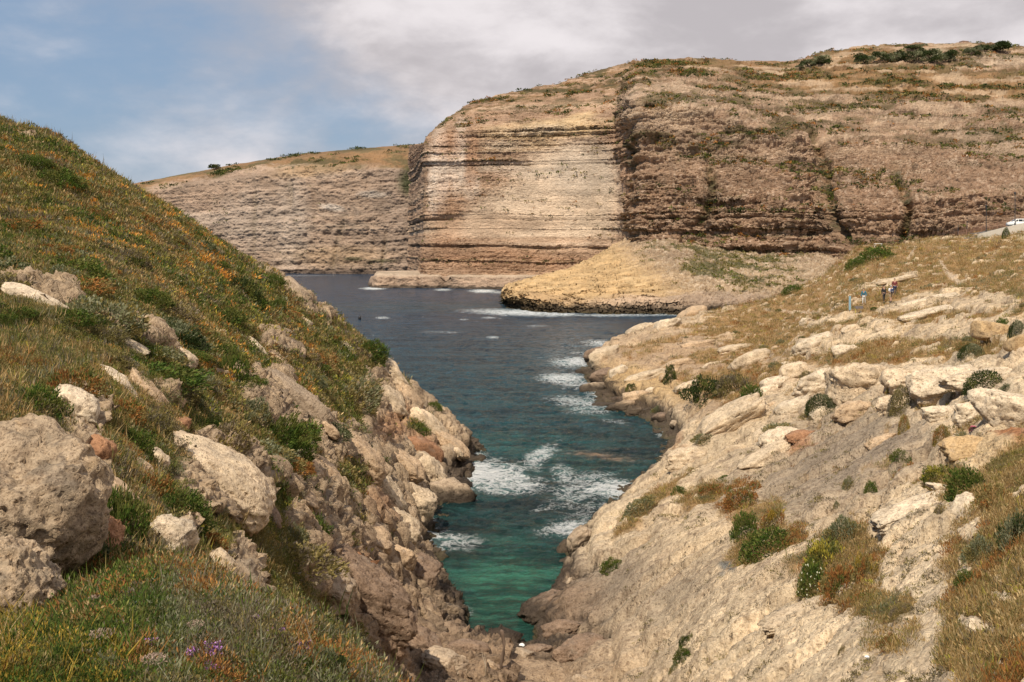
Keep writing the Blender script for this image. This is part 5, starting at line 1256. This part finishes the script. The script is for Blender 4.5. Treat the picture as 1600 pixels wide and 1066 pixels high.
# ------------------------------------------------------------------ people
def skin_body(name, joints, edges, mat, parent, sub=1):
    """joints {name: (x, y, z, radius)} grown into one continuous surface"""
    names = list(joints); me = bpy.data.meshes.new(name)
    me.from_pydata([joints[n][:3] for n in names], [(names.index(a), names.index(b)) for a, b in edges], [])
    tmp = bpy.data.objects.new(name, me); COL.objects.link(tmp)
    md = tmp.modifiers.new('s', 'SKIN'); md.use_smooth_shade = True
    for i, n in enumerate(names):
        r = joints[n][3]; sv = me.skin_vertices[0].data[i]; sv.radius = (r, r*(joints[n][4] if len(joints[n]) > 4 else 1)); sv.use_root = (i == 0)
    tmp.modifiers.new('u', 'SUBSURF').levels = sub
    dg = bpy.context.evaluated_depsgraph_get(); dg.update(); nm = bpy.data.meshes.new_from_object(tmp.evaluated_get(dg)); nm.name = name
    bpy.data.objects.remove(tmp); nm.materials.clear(); nm.materials.append(mat)
    for p in nm.polygons: p.use_smooth = True
    o = bpy.data.objects.new(name, nm); COL.objects.link(o); o.parent = parent; return o
def person(px, feet_y, Y, h, rz, top, legs, hair, label, stride=.12, arm=(.18, .25), lean=0.0, shorts=False, pack=None, bag=None):
    g = ground_at(px, feet_y)[0]; x, _, z = unp(px, feet_y, Y)
    z = ground_z(x, Y)
    s = h/1.75
    root = empty('person', (x, Y, z), rz, label, 'person', 'walkers on the grassy path')
    J = {'pelvis': (0, 0, .93, .135, .8), 'belly': (0, lean*.3, 1.08, .13, .75), 'chest': (0, lean*.7, 1.32, .155, .7), 'neck': (0, lean, 1.49, .058), 'head0': (0, lean+.01, 1.58, .078), 'head1': (0, lean+.015, 1.67, .088), 'head2': (0, lean+.01, 1.735, .05), 'nose': (0, lean+.105, 1.625, .014)}
    E = [('pelvis','belly'),('belly','chest'),('chest','neck'),('neck','head0'),('head0','head1'),('head1','head2'),('head0','nose')]
    for sd_, nm in ((-1, 'l'), (1, 'r')):
        st = stride*sd_
        J.update({nm+'hip': (.10*sd_, 0, .88, .092), nm+'knee': (.105*sd_, st*.6+.03, .49, .06), nm+'ank': (.105*sd_, st-.03*abs(st)*4, .09, .040), nm+'toe': (.115*sd_, st+.15, .03, .032)})
        E += [('pelvis', nm+'hip'), (nm+'hip', nm+'knee'), (nm+'knee', nm+'ank'), (nm+'ank', nm+'toe')]
        a = arm[0 if sd_ < 0 else 1]
        J.update({nm+'sh': (.185*sd_, lean*.85, 1.42, .058), nm+'elb': (.25*sd_, lean*.6-.04, 1.14, .043), nm+'wr': (.25*sd_, lean*.5+a, .92, .028), nm+'palm': (.25*sd_, lean*.5+a+.03, .85, .032, .5)})
        E += [('chest', nm+'sh'), (nm+'sh', nm+'elb'), (nm+'elb', nm+'wr'), (nm+'wr', nm+'palm')]
        for f in range(4):
            J[nm+'f%d' % f] = (.25*sd_+(f-1.5)*.006, lean*.5+a+.035+(f-1.5)*.018, .775+.006*abs(f-1.2), .008); E.append((nm+'palm', nm+'f%d' % f))
        J[nm+'th'] = (.25*sd_-.03*sd_, lean*.5+a+.065, .835, .009); E.append((nm+'palm', nm+'th'))
    def sc(j, grow=0.0): return {k: tuple(c*s for c in v[:3])+((v[3]+grow)*s,)+tuple(v[4:]) for k, v in j.items()}
    skin_body('body', sc(J), E, M['skin'], root)
    up_ = ['pelvis','belly','chest','lsh','lelb','rsh','relb']; low = ['pelvis','lhip','rhip','lknee','rknee']+([] if shorts else ['lank','rank'])
    Jt = {k: J[k] for k in up_+['neck']}; Jt['neck'] = (0, lean*.95, 1.44, .06)
    if not shorts: Jt.update({k: J[k] for k in ('lwr','rwr')}); 
    def ed(js): return [(a, b) for a, b in E if a in js and b in js]
    skin_body('jacket' if not shorts else 'shirt', sc(Jt, .016), ed(Jt), M[top], root)
    Jl = {k: J[k] for k in low}; skin_body('shorts' if shorts else 'trousers', sc(Jl, .013), ed(Jl), M[legs], root)
    hb = MB(); r_ = bmesh.ops.create_icosphere(hb.bm, subdivisions=3, radius=.098*s, matrix=Matrix.Translation((0, (lean-.012)*s, 1.675*s)) @ Matrix.Diagonal((.95, 1.06, 1.05, 1)))
    bmesh.ops.delete(hb.bm, geom=[v for v in hb.bm.verts if v.co.y > (lean+.035)*s and v.co.z < 1.70*s or v.co.z < 1.60*s], context='VERTS'); hb.build('hair', M[hair], root, True)
    for sd_, nm in ((-1, 'l'), (1, 'r')):
        t_ = J[nm+'toe']; MB().box((t_[0]*s, (t_[1]-.06)*s, .04*s), (.10*s, .27*s, .085*s), bev=.025*s).build('shoe', M['shoe'], root, True)
    if pack:
        p = MB().box((0, (lean-.23)*s, 1.20*s), (.31*s, .17*s, .44*s), bev=.05*s).build('backpack', M[pack], root, True)
        MB().box((0, (lean-.335)*s, 1.10*s), (.22*s, .05*s, .18*s), bev=.02*s).build('pocket', M['grey board'], p, True)
    if bag: MB().box((.27*s, -.05*s, .98*s), (.09*s, .26*s, .26*s), bev=.03*s).build('shoulder_bag', M[bag], root, True)
    return root
person(1350, 484, 108, 1.70, math.radians(150), 'teal cloth', 'pale cloth', 'dark hair', 'person in a teal jacket and pale trousers bending forward beside the grey board', .16, (.2, .3), .10, bag='black cloth')
person(1381, 484, 106, 1.78, math.radians(200), 'black cloth', 'black cloth', 'dark hair', 'person dressed all in black, left of the one with a backpack', .14, (.05, .1))
person(1392, 482, 105, 1.74, math.radians(8), 'white cloth', 'khaki cloth', 'grey hair', 'grey-haired person in white shirt and shorts with navy backpack', .10, (.05, .0), shorts=True, pack='navy cloth')
person(1398, 479, 110, 1.82, math.radians(170), 'maroon cloth', 'navy cloth', 'dark hair', 'dark-haired person in maroon, mostly hidden behind the one with a backpack', .08, (.1, .1))

# ------------------------------------------------------------------ post and board beside the path
def stand(px, foot_y, Y):
    x, _, _ = unp(px, foot_y, Y); return Vector((float(x), Y, ground_z(x, Y)))
c = stand(1328, 488, 106); r = empty('marker_post', c, .3, 'narrow pale blue marker post in the dry grass left of the grey board', 'post')
MB().box((0, 0, .86), (.26, .05, 1.50), bev=.012).build('panel', M['pale blue'], r); MB().box((0, .04, .35), (.07, .06, 1.1)).build('stake', M['grey board'], r)
c = stand(1341, 488, 105); r = empty('information_board', c, .1, 'low grey information board on two legs left of the teal-jacketed person', 'sign')
b = MB().box((0, 0, .62), (.80, .46, .045), bev=.01); b.build('board', M['grey board'], r).rotation_euler = (.0, 0, 0)
r.children[0].location = (0, 0, 0)
MB().box((0, -.245, .60), (.84, .03, .30), bev=.008).build('front_panel', M['grey board'], r)
for sx_ in (-.3, .3): MB().box((sx_, 0, .25), (.06, .06, .72)).build('leg', M['dull yellow'] if sx_ < 0 else M['white paint'], r)

# ------------------------------------------------------------------ road edge on the hill: wall, railing, lamps, car
def wp(px, py, Y): return V3(unp(px, py, Y))
A_, B_, C_ = wp(1528, 366, 176), wp(1566, 356, 173), wp(1660, 336, 168)
mb = MB()
for p, q_ in ((A_, B_), (B_, C_)):
    d_ = q_-p; L_ = math.hypot(d_.x, d_.y); rz_ = math.atan2(d_.y, d_.x); n_off = Vector((-math.sin(rz_), math.cos(rz_), 0))*.18
    vs = [mb.bm.verts.new(v) for v in (p-n_off-Vector((0,0,2.6)), q_-n_off-Vector((0,0,3.4)), q_-n_off, p-n_off, p+n_off-Vector((0,0,2.6)), q_+n_off-Vector((0,0,3.4)), q_+n_off, p+n_off)]
    for f in ((0,1,2,3),(5,4,7,6),(3,2,6,7),(1,0,4,5),(0,3,7,4),(2,1,5,6)): mb.bm.faces.new([vs[i] for i in f])
w_ = mb.build('road_wall', M['concrete']); tag(w_, 'low pale concrete wall rising along the road at the right edge', 'wall')
# railing behind the wall
RA, RB = wp(1498, 372, 186), wp(1670, 334, 180)
rl = empty('railing', RA, 0, 'long rust-brown railing along the road behind the pale wall', 'railing')
n_post = 14
for i in range(n_post+1):
    q_ = RA.lerp(RB, i/n_post)-RA
    MB().box(q_+Vector((0, 0, .62)), (.07, .07, 1.35)).build('post', M['rust rail'], rl)
dirv = RB-RA
for hz in (.28, .75, 1.25): MB().tube([Vector((0, 0, hz)), dirv+Vector((0, 0, hz))], .03, 6).build('rail', M['rust rail'], rl)
mb = MB()
for i in range(n_post*9):
    q_ = RA.lerp(RB, (i+.5)/(n_post*9))-RA; mb.box(q_+Vector((0, 0, .76)), (.035, .03, .96))
tag(mb.build('infill_bars', M['rust rail'], rl), kind='stuff')
mbd = MB()
for p, q_ in ((A_, B_), (B_, C_)):
    vs = [mbd.bm.verts.new(v) for v in (p+Vector((0,.1,-.7)), q_+Vector((0,.1,-.6)), q_+Vector((1.5,9,-.9)), p+Vector((-1.5,10,-1.0)))]
    mbd.bm.faces.new(vs)
rd = mbd.build('road', plain('asphalt', (.10,.095,.09), .9), None); tag(rd, kind='structure')
def lamp(px, base, top, Y, label, small=False):
    H = (base-top)*Y/F; b0 = wp(px, base, Y)-Vector((0, 0, .6)); H += .6
    if small:
        r = empty('bollard_post', b0, 0, label, 'post'); MB().lathe((0,0,0), [(.07,0),(.07,H-.15),(.10,H-.14),(.10,H-.05),(.05,H)], 10).build('shaft', M['black metal'], r)
        MB().lathe((0,0,0), [(.12,0),(.12,.18),(.075,.22)], 10).build('foot', M['black metal'], r); return
    r = empty('street_lamp', b0, 0, label, 'street lamp', 'street lamps along the road')
    MB().lathe((0,0,0), [(.13,0),(.13,.7),(.07,.85),(.055,H-.9),(.05,H-.62)], 12).build('pole', M['black metal'], r)
    MB().lathe((0,0,H-.62), [(.07,0),(.20,.42),(.19,.43)], 6).build('lantern', M['dark glass'], r)
    cp = MB().lathe((0,0,H-.18), [(.24,0),(.20,.06),(.06,.16),(.02,.26)], 6).build('cap', M['black metal'], r)
    MB().tube([(-.32,0,H-.75),(0,0,H-.70),(.32,0,H-.75)], .02, 6).build('cross_arm', M['black metal'], r)
lamp(1541, 361, 320, 180, 'black street lamp left of the white car, in front of the brown cliff')
lamp(1586, 350, 300, 172, 'tall black street lamp right in front of the white car')
lamp(1511, 362, 345, 186, 'short dark post at the lower end of the railing, right of a shorter one', True)
lamp(1497, 366, 352, 190, 'shortest dark post, leftmost at the lower end of the railing', True)
# white hatchback seen from the side, cut by the picture edge
cr = empty('parked_car', wp(1592, 357, 177)+Vector((0, 0, .22)), math.radians(-7), 'white parked car behind the pale wall at the right edge', 'car')
side_p = [(-1.95,.32),(-1.97,.62),(-1.80,.84),(-1.15,.96),(-.62,1.40),(-.30,1.47),(.85,1.46),(1.35,1.30),(1.80,.98),(1.92,.90),(1.95,.40),(1.80,.28),(-1.8,.26)]
body = MB().prism(side_p, -.83, .83, .05).build('body', M['white paint'], cr, True)
for sgn in (-1, 1):
    for prof in ([(-1.0,.98),(-.60,1.33),(-.42,1.36),(-.42,.98)], [(-.34,.98),(-.34,1.37),(.35,1.38),(.35,.98)], [(.43,.98),(.43,1.38),(.85,1.36),(1.30,1.15),(1.38,.98)]):
        MB().prism(prof, sgn*.832, sgn*.842).build('side_window', M['dark glass'], cr)
    for wx in (-1.25, 1.22):
        wh = empty('wheel', (0, 0, 0)); wh.parent = cr
        MB().lathe((wx, sgn*.74, .31), [(.22,-.09),(.31,-.08),(.32,0),(.31,.08),(.22,.09)], 22, 'Y').build('tyre', M['tyre'], wh, True)
        MB().lathe((wx, sgn*.76, .31), [(.05,-.085),(.20,-.06),(.20,.06),(.05,.085)], 14, 'Y').build('rim', M['headlamp'], wh)
    MB().box((-1.86, sgn*.60, .68), (.14, .30, .15), bev=.03).build('headlight', M['headlamp'], cr); MB().box((1.90, sgn*.66, .82), (.08, .20, .22), bev=.02).build('tail_light', M['red lamp'], cr)
    MB().box((-.80, sgn*.92, 1.0), (.16, .16, .11), bev=.03).build('wing_mirror', M['white paint'], cr)
MB().box((-.895, 0, 1.19), (.02, 1.3, .52), ry=.88).build('windscreen', M['dark glass'], cr)
MB().box((0, 0, .20), (3.3, 1.5, .12)).build('underbody', M['black metal'], cr)
# small white frame on the brow
c = wp(1372, 386, 192); r = empty('white_trestle', c-Vector((0, 0, .3)), .2, 'little white trestle peeping over the bush on the brow', 'trestle')
MB().box((0, 0, .92), (1.5, .5, .10), bev=.02).build('top', M['white paint'], r)
for sx_ in (-.62, .62):
    for sy_ in (-.2, .2): MB().box((sx_, sy_, .44), (.10, .06, .88)).build('leg', M['white paint'], r)

# ------------------------------------------------------------------ trees on the ridge
def ridge_ground(px, py):
    P_, hx_, hy_ = HEAD[0], None, None; a, b = proj(P_); d2 = (a-px)**2+(b-py)**2+np.where(P_[..., 1] > 640, 1e6, 0); i = np.unravel_index(np.argmin(d2), d2.shape); return P_[i]
def tree(px, base, w, h, label, kinds=('dark', 'greyg'), P0=None, group='trees along the headland ridge'):
    g = ridge_ground(px, base) if P0 is None else P0; Y = float(g[1]); W = w*Y/F; H = h*Y/F
    r = empty('tree', [float(v) for v in g], random.uniform(0, 6), label, 'tree', group)
    mb = MB(); mb.tube([(0,0,-.8),(0,.05,H*.25),(.1,0,H*.45)], [.06*H, .05*H, .03*H], 8)
    for k in range(5):
        a = 1.3*k; mb.tube([(0,0,H*.25),(math.cos(a)*W*.16, math.sin(a)*W*.16, H*.45),(math.cos(a)*W*.32, math.sin(a)*W*.3, H*.62)], [.03*H,.02*H,.01*H], 6)
    mb.build('trunk', M['bark'], r)
    Vs, Qs, Cs = [], [], []; kk = 0
    n = 11; cen = [(random.uniform(-.42,.42)*W, random.uniform(-.3,.3)*W, random.uniform(.12,.62)*H, random.uniform(.17,.27)) for _ in range(n)]
    p_ = np.array([c_[:3] for c_ in cen]); sz_ = np.array([c_[3]*W for c_ in cen])
    V, Q, c_ = clumps(p_, np.tile(np.array((0,0,1.)), (n,1)), sz_, np.array([K[kinds[i % 2]] for i in range(n)]), 230, .26, .6, .3, min(1.0, 1.0*H/W*1.7))
    mesh_np('crown', V, Q, LEAF, {'col': c_}, smooth=False, parent=r)
TR = [(1283,101,36,16,'wide dark tree at the left end of the ridge row'),(1262,104,22,11,'small bush-like tree left of the wide dark one on the ridge'),(1250,108,14,9,'tiniest dark tree at the far left of the ridge row'),
 (1350,98,30,15,'third dark tree from the left in the ridge row'),(1378,97,30,18,'dark tree left of the middle of the ridge row'),(1404,98,34,24,'tall dark tree in the middle of the ridge row'),(1430,99,36,24,'dense dark tree right of the middle of the ridge row'),
 (1456,99,36,24,'broad dark tree near the right end of the ridge row'),(1482,98,30,22,'last dark tree of the joined ridge row'),(1518,90,24,18,'dark tree standing alone right of the ridge row'),(1548,80,44,14,'low dark thicket tree on the skyline at the right'),(1430,77,30,8,'low flat tree on the skyline above the ridge row')]
for a in TR: tree(*a)
Pf2, _, fx2, fy2 = FARC
d2 = (proj(Pf2)[0]-337)**2+(proj(Pf2)[1]-264)**2; i2 = np.unravel_index(np.argmin(d2), d2.shape)
tree(337, 264, 20, 8, 'single dark tree on the skyline of the distant cliff', P0=Pf2[i2], group=None)
g = ridge_ground(1506, 71); r = empty('stone_hut', [float(v) for v in g], .3, 'tiny ochre stone hut on the ridge skyline', 'hut')
MB().box((0, 0, .8), (4.2, 3.2, 3.4)).build('wall', M['house wall'], r); MB().box((0, 0, 2.62), (4.6, 3.6, .24)).build('roof', M['roof tile'], r); MB().box((-.4, -1.62, .1), (.9, .06, 1.9)).build('door', M['old wood'], r)

# ------------------------------------------------------------------ things in and by the water
c = wp(562, 499, 270); c.z = 0; r = empty('buoy', c, 0, 'small black buoy with a pole, alone in the open bay', 'buoy')
MB().lathe((0,0,-.3), [(.25,0),(.42,.3),(.42,.75),(.26,1.15),(.16,1.3)], 16).build('float', M['buoy black'], r, True); MB().tube([(0,0,.9),(.02,0,2.2)], .05, 8).build('pole', M['buoy black'], r); MB().lathe((0.02,0,2.1), [(.02,0),(.12,.12),(.02,.26)], 10).build('top_mark', M['buoy black'], r)
g, _n = ground_at(783, 1052); Yk = float(g[1]); k_ = Yk/F
st = MB().tube([(0,0,-.3),(.02,0,.2),(.10,0,.62),(.13,.02,1.0),(.07,.02,1.35),(.04,.02,1.5),(-.02,.02,1.55)], [.05,.06,.075,.07,.075,.085,.05], 10).build('driftwood_post', M['old wood'], None, True, V3(g)); tag(st, 'crooked dark driftwood post standing at the head of the inlet', 'post')
g, _n = ground_at(748, 1062)
sk = MB().tube([(0,0,-.2),(.03,0,.4),(-.01,0,.9)], [.02,.018,.01], 6).tube([(.03,0,.4),(-.10,.05,.8),(-.12,.05,1.0)], [.014,.012,.006], 6).build('dry_stick', M['driftwood'], None, False, V3(g)); tag(sk, 'thin pale forked stick at the bottom edge beside the driftwood post', 'stick')
c = wp(1045, 716, 79); bd = MB().tube([(-.75,0,.15),(-.3,.05,.02),(.3,0,-.25)], [.03,.045,.06], 7).tube([(-.3,.05,.02),(-.35,.1,.25)], [.03,.012], 6).tube([(-.05,.02,-.08),(.0,.1,.2)], [.03,.012], 6).build('bare_branch', M['driftwood'], None, False, c); tag(bd, 'bare pale branch sticking out over the cove on the right', 'branch')
for px, py, w, lab in ((1364,1032,7,'crumpled white plastic scrap on the lower right rock'),(815,1015,9,'thin white plastic piece on the rocks at the inlet head'),(884,1021,8,'small white plastic piece right of the thin one at the inlet head')):
    g, _n = ground_at(px, py); k_ = float(g[1])/F; V, Q = ICO[3]; V = V*np.array((w*.5*k_, w*.4*k_, w*.25*k_))*(1+.5*noise(V*2.5+px, 5))[:, None]
    o = mesh_np('plastic_scrap', V, Q, M['white plastic'], smooth=False); o.location = V3(g)+Vector((0, 0, .04)); tag(o, lab, 'litter')
r_ = np.random.default_rng(44)
# ------------------------------------------------------------------ plants of the foreground, one by one
PETAL = plain('lilac_petal', (.42,.20,.50), .7); STEM = plain('plant_stem', (.12,.14,.05), .8); SEED = plain('dry_seed_head', (.34,.25,.19), .9, 0, .3); ROS = plain('blue_grey_leaf', (.13,.18,.15), .7); WHITEF = plain('white_petal', (.60,.60,.44), .8); PINKF = plain('pink_petal', (.55,.13,.20), .8)
def lay(V, Q, name, mat, parent): return mesh_np(name, V, Q, mat, smooth=False, parent=parent)
def fore(px, py):
    g, n = ground_at(px, min(py, 1062)); return g, float(g[1])
def umbel(px, py, w, label):
    g, Y = fore(px, py+26); k = Y/F; h = 30*k; r = empty('dried_umbel', V3(g), 0, label, 'flower', 'dried umbels in the foreground'); R = w*.5*k
    MB().tube([(0,0,0),(.01,0,h*.5),(0,0,h)], .0028, 6).build('stem', STEM, r)
    n = 420; a = r_.random(n)*6.28; q_ = np.sqrt(r_.random(n)); c_ = np.stack((np.cos(a)*q_*R, np.sin(a)*q_*R, h+R*.22*(1-q_**2)+r_.normal(size=n)*R*.05), 1)
    dv = rdir(n, .9); V, Q, _ = leaves(c_.astype(np.float32), dv, np.full(n, R*.2, np.float32), np.full(n, R*.1, np.float32), np.ones((n, 3))); lay(V, Q, 'seed_head', SEED, r)
umbel(157, 998, 36, 'widest dried brown umbel, left of the lilac flowers in the foreground'); umbel(147, 938, 18, 'small dried umbel near the foot of the big pale boulder'); umbel(305, 980, 28, 'dried umbel on a tall stem in the middle of the foreground'); umbel(240, 1040, 40, 'flat dried umbel at the bottom edge of the foreground')
def rosette(px, py, w, label):
    g, Y = fore(px, py); R = w*.5*Y/F; r = empty('rosette_plant', V3(g)+Vector((0, 0, R*.5)), 0, label, 'plant'); n = 46
    i = np.arange(n); a = i*2.4; el = .15+1.2*(i/n); dv = np.stack((np.cos(a)*np.cos(el), np.sin(a)*np.cos(el), np.sin(el)), 1).astype(np.float32)
    V, Q, _ = leaves(np.zeros((n, 3), np.float32), dv, (R*(1-.35*i/n)).astype(np.float32), np.full(n, R*.28, np.float32), np.ones((n, 3))); lay(V, Q, 'leaf_whorl', ROS, r); MB().tube([(0,0,-R*.8),(0,0,R*.2)], R*.07, 6).build('stem', STEM, r)
rosette(238, 915, 22, 'upper blue-grey rosette plant in the foreground herbs'); rosette(212, 957, 30, 'lower, larger blue-grey rosette plant in the foreground herbs'); rosette(175, 905, 20, 'blue-grey rosette in the shade by the big boulders')
def spikes(px, py, w, h, n, label, mat=PETAL, name='lilac_flower'):
    g, Y = fore(px, py+h*.5); k = Y/F; r = empty(name, V3(g), 0, label, 'flower', 'lilac flowers in the foreground' if mat is PETAL else None); mb = MB(); P_ = []; 
    for j in range(n):
        x, y = r_.normal()*w*.28*k, r_.normal()*w*.28*k; H = h*k*(.8+.5*r_.random()); lx = r_.normal()*.1*H
        mb.tube([(x,y,0),(x+lx*.5,y,H*.5),(x+lx,y,H)], .0016, 5)
        for q_ in range(26):
            t_ = .5+.5*r_.random(); P_.append((x+lx*t_+r_.normal()*.006, y+r_.normal()*.006, H*t_))
    mb.build('stem', STEM, r); P_ = np.array(P_, np.float32); m_ = len(P_)
    V, Q, _ = leaves(P_, rdir(m_, .3), np.full(m_, .013, np.float32), np.full(m_, .010, np.float32), np.ones((m_, 3))); lay(V, Q, 'petals', mat, r)
for a in [(434,1000,26,34,12,'tallest clump of lilac flower spikes right in the foreground'),(332,1022,22,26,9,'lilac flower clump in the bottom middle of the foreground'),(330,1050,18,20,6,'small lilac clump at the bottom edge below another'),(205,932,16,18,5,'lilac flowers close to the upper rosette plant'),(236,1008,18,16,5,'pale lilac flowers right of the widest dried umbel'),
          (400,952,22,18,7,'lilac flowers at the upper rim of the foreground bank'),(300,1028,14,16,4,'few lilac flowers left of the bottom middle clump'),(470,1020,20,24,6,'lilac flowers at the right end of the foreground bank'),(395,975,14,16,4,'lilac flowers just below the rim of the foreground bank')]: spikes(*a)
shrub(398, 1035, 44, 36, 'yellow', 'fresh yellow-green leafy plant at the bottom of the foreground', name='leafy_plant')
shrub(90, 1040, 90, 60, 'green', 'heather-like green bush in the bottom left corner', name='heather_bush'); shrub(20, 1050, 90, 60, 'ochre', 'yellowish heather bush at the very left of the bottom edge', name='heather_bush'); shrub(165, 1050, 70, 50, 'olive', 'dark olive heather bush right of the green one in the corner', name='heather_bush')
shrub(150, 870, 50, 60, 'greyg', 'silvery feathery shrub in front of the reddish brown boulder', name='silver_shrub')
shrub(290, 930, 70, 34, 'rust', 'russet bush in the upper part of the foreground bank'); shrub(250, 990, 60, 36, 'lush', 'soft green feathery plant in the middle of the foreground bank', name='leafy_plant'); shrub(500, 1040, 80, 50, 'greyg', 'grey-green sage-like shrub at the bottom right of the foreground bank')
shrub(420, 1010, 90, 60, 'greyb', 'grey-brown dry shrub behind the tallest lilac spikes'); shrub(120, 960, 60, 50, 'lush', 'bright green grassy herb at the foot of the big boulders', name='leafy_plant'); shrub(330, 960, 80, 40, 'greyb', 'tangle of dry twigs in the middle of the foreground bank')
# blossoms on two shrubs
for o in list(COL.objects):
    if o.get('label', '').startswith('leafy green shrub dotted'):
        n = 46; dv = rdir(n, .5); dv[:, 1] -= .4; dv[:, 0] += .3*noise(dv*2, 5); dv[:, 2] = np.abs(dv[:, 2]); dv /= np.linalg.norm(dv, axis=1, keepdims=True); c_ = dv*1.0*np.array((1, 1, .85)); V, Q = ICO[3]
        Vs = np.concatenate([V*np.array((.034, .034, .02))*(.6+.8*((i*37) % 11)/11)+c_[i] for i in range(n)]); Qs = np.concatenate([Q+i*len(V) for i in range(n)]); tag(mesh_np('blossoms', Vs, Qs, WHITEF, parent=o), kind='stuff')
g, _n = ground_at(1528, 674); o = place_shrub(g, .16, .2, 'rust', 'tuft of pink flowers below the rock ledge on the right', name='pink_tuft'); n = 70; dv = rdir(n, .6); V, Q = ICO[3]
mesh_np('blossoms', np.concatenate([V*.11+dv[i]*np.array((1, 1, .9)) for i in range(n)]), np.concatenate([Q+i*len(V) for i in range(n)]), PINKF, parent=o)['kind'] = 'stuff'

# many small herbs on the foreground bank
idx = draw((Yg < 11)*(Yg > 3.6)*isleft*vegm*(PX > 60), 150, 91); got = []
for i in idx:
    X0, Y0 = VPX.ravel()[i], VPY.ravel()[i]
    if any((X0-a)**2+(Y0-b)**2 < 30**2 for a, b in got): continue
    got.append((X0, Y0)); kd = ['green','olive','greyb','rust','lush','yellow','greyg','mixed','ochre','greyb'][random.randrange(10)]; s_ = float(Yf[i])*(.010+.014*random.random())
    place_shrub(Pf[i]-np.array((0, 0, s_*.15)), s_, s_*(.8+.5*random.random()), kd, {'green':'green','olive':'olive','greyb':'grey-brown','rust':'russet','lush':'fresh green','yellow':'yellow-green','greyg':'grey-green','mixed':'russet-green','ochre':'ochre'}[kd]+' bush on the foreground bank', 'bushes on the foreground bank', name='herb')
# ------------------------------------------------------------------ labels for the scattered plants and stones: by look and by the landmark they stand next to
LMK = [(20,800,'the huge grey boulder'),(334,752,'the egg-shaped boulder'),(262,848,'the pale round boulder'),(118,640,'the whale-backed boulder'),(60,468,'the bare slab at the far left'),(205,538,'the thin pale slabs'),
 (225,612,'the sloping weathered boulder'),(455,625,'the broad grey slab'),(362,575,'the tall bright green shrub'),(375,450,'the dark green shrub pair'),(205,412,'the blackish bush'),(425,672,'the large fresh green shrub'),
 (548,868,'the projecting slab'),(560,955,'the dark rock mass'),(702,783,'the round surf rock'),(722,700,'the tip of the left point'),(15,205,'the hilltop at the left edge'),(205,290,'the skyline by the distant cliff'),(440,435,'the skyline by the far water'),
 (585,545,'the skyline above the bay'),(548,610,'the broad olive bush'),(640,835,'the splash on the left shore'),(345,680,'the dead-twig bush'),(600,775,'the cream mid-bank boulder'),(150,500,'the middle of the left slope'),(100,330,'the upper left slope'),(300,400,'the upper middle slope'),(30,570,'the green slope at the left edge'),
 (650,1010,'the brown inlet-head rock'),(745,998,'the little beach'),(850,1003,'the water end of the inlet'),(905,1020,'the rough brown rock'),(783,1020,'the driftwood post'),
 (1348,602,'the square overhanging block'),(1546,597,'the dark dome shrub'),(1390,470,'the walkers'),(1328,475,'the pale blue post'),(1132,668,'the long tilted slab'),(1075,715,'the tip by the cove'),(1372,398,'the green bush on the brow'),
 (1485,425,'the footpath bend'),(1562,520,'the quarried step'),(1560,370,'the road wall'),(915,600,'the far right point'),(1100,612,'the dark green cove bush'),(1218,688,'the pale mid-bank boulder'),(1174,566,'the flat-topped boulder'),(1240,460,'the foot of the scree'),(1245,487,'the lower footpath'),(1300,430,'the grassy brow'),
 (1010,590,'the bedded shore block'),(1090,540,'the flat brown rock'),(1462,489,'the long low slab'),(1590,450,'the grass at the right edge'),(1440,540,'the strip of dry grass'),(157,998,'the widest dried umbel'),(238,915,'the upper rosette plant'),(212,957,'the lower rosette plant'),(434,1000,'the tallest lilac spikes'),(332,1022,'the bottom middle lilac clump'),(240,1040,'the flat dried umbel'),(305,980,'the tall-stemmed dried umbel'),(398,1035,'the yellow-green leafy plant'),(500,1040,'the sage-like shrub'),(90,1040,'the green heather bush'),(400,952,'the rim of the foreground bank')]
used_l = {o['label'] for o in COL.objects if o.get('label')}
def where_is(o):
    p = o.location; return CX+F*p.x/p.y, HY-F*(p.z-CZ)/p.y
SZ = [(.0, 'tiny'), (9, 'small'), (15, 'mid-sized'), (24, 'large'), (36, 'very large')]
for o in [o for o in COL.objects if o.get('group') in ('bushes on the left hillside', 'bushes on the right bank', 'bushes on the foreground bank', 'loose rocks on the left bank', 'loose rocks on the right bank', 'rocks at the head of the inlet', 'rocks along the right shoreline')]:
    X1, Y1 = where_is(o); wpx_ = max(o.dimensions[0], .2)*F/o.location.y
    if o['group'].startswith('bushes'): ad = o['label'].split(' bush')[0].replace('low ', ''); noun = 'bush'
    else: ad = {'t': ''}.get('x', 'brown' if 'brown' in o['label'] else 'pale'); noun = 'rock'
    if noun == 'rock': ad = ['flat', 'rounded', 'angular'][int(o.location.x*7) % 3] if False else ad
    wpx_ = wpx_*(.55 if o['group'].endswith('foreground bank') else 1)
    sz = [n for lim, n in SZ if wpx_ >= lim][-1]
    done = False
    for a, b, nm in sorted(LMK, key=lambda l: (l[0]-X1)**2+(l[1]-Y1)**2)[:5]:
        dx, dy = X1-a, Y1-b; d_ = math.hypot(dx, dy)
        side_ = ('right of' if dx > 0 else 'left of') if abs(dx) > abs(dy) else ('below' if dy > 0 else 'above')
        far = 'just ' if d_ < 32 else ('a little ' if d_ < 62 else ('well ' if d_ < 110 else 'far '))
        both = ('lower ' if dy > 0 else 'upper ')+('right of' if dx > 0 else 'left of') if min(abs(dx), abs(dy)) > .4*max(abs(dx), abs(dy)) else None
        for sd2 in ([side_] if not both else [side_, 'to the '+both.replace(' of', '')+' of']):
            lab = f'{sz} {ad} {noun} {far}{sd2} {nm}'
            if lab not in used_l and len(lab.split()) <= 16: used_l.add(lab); o['label'] = lab; done = True; break
        if done: break
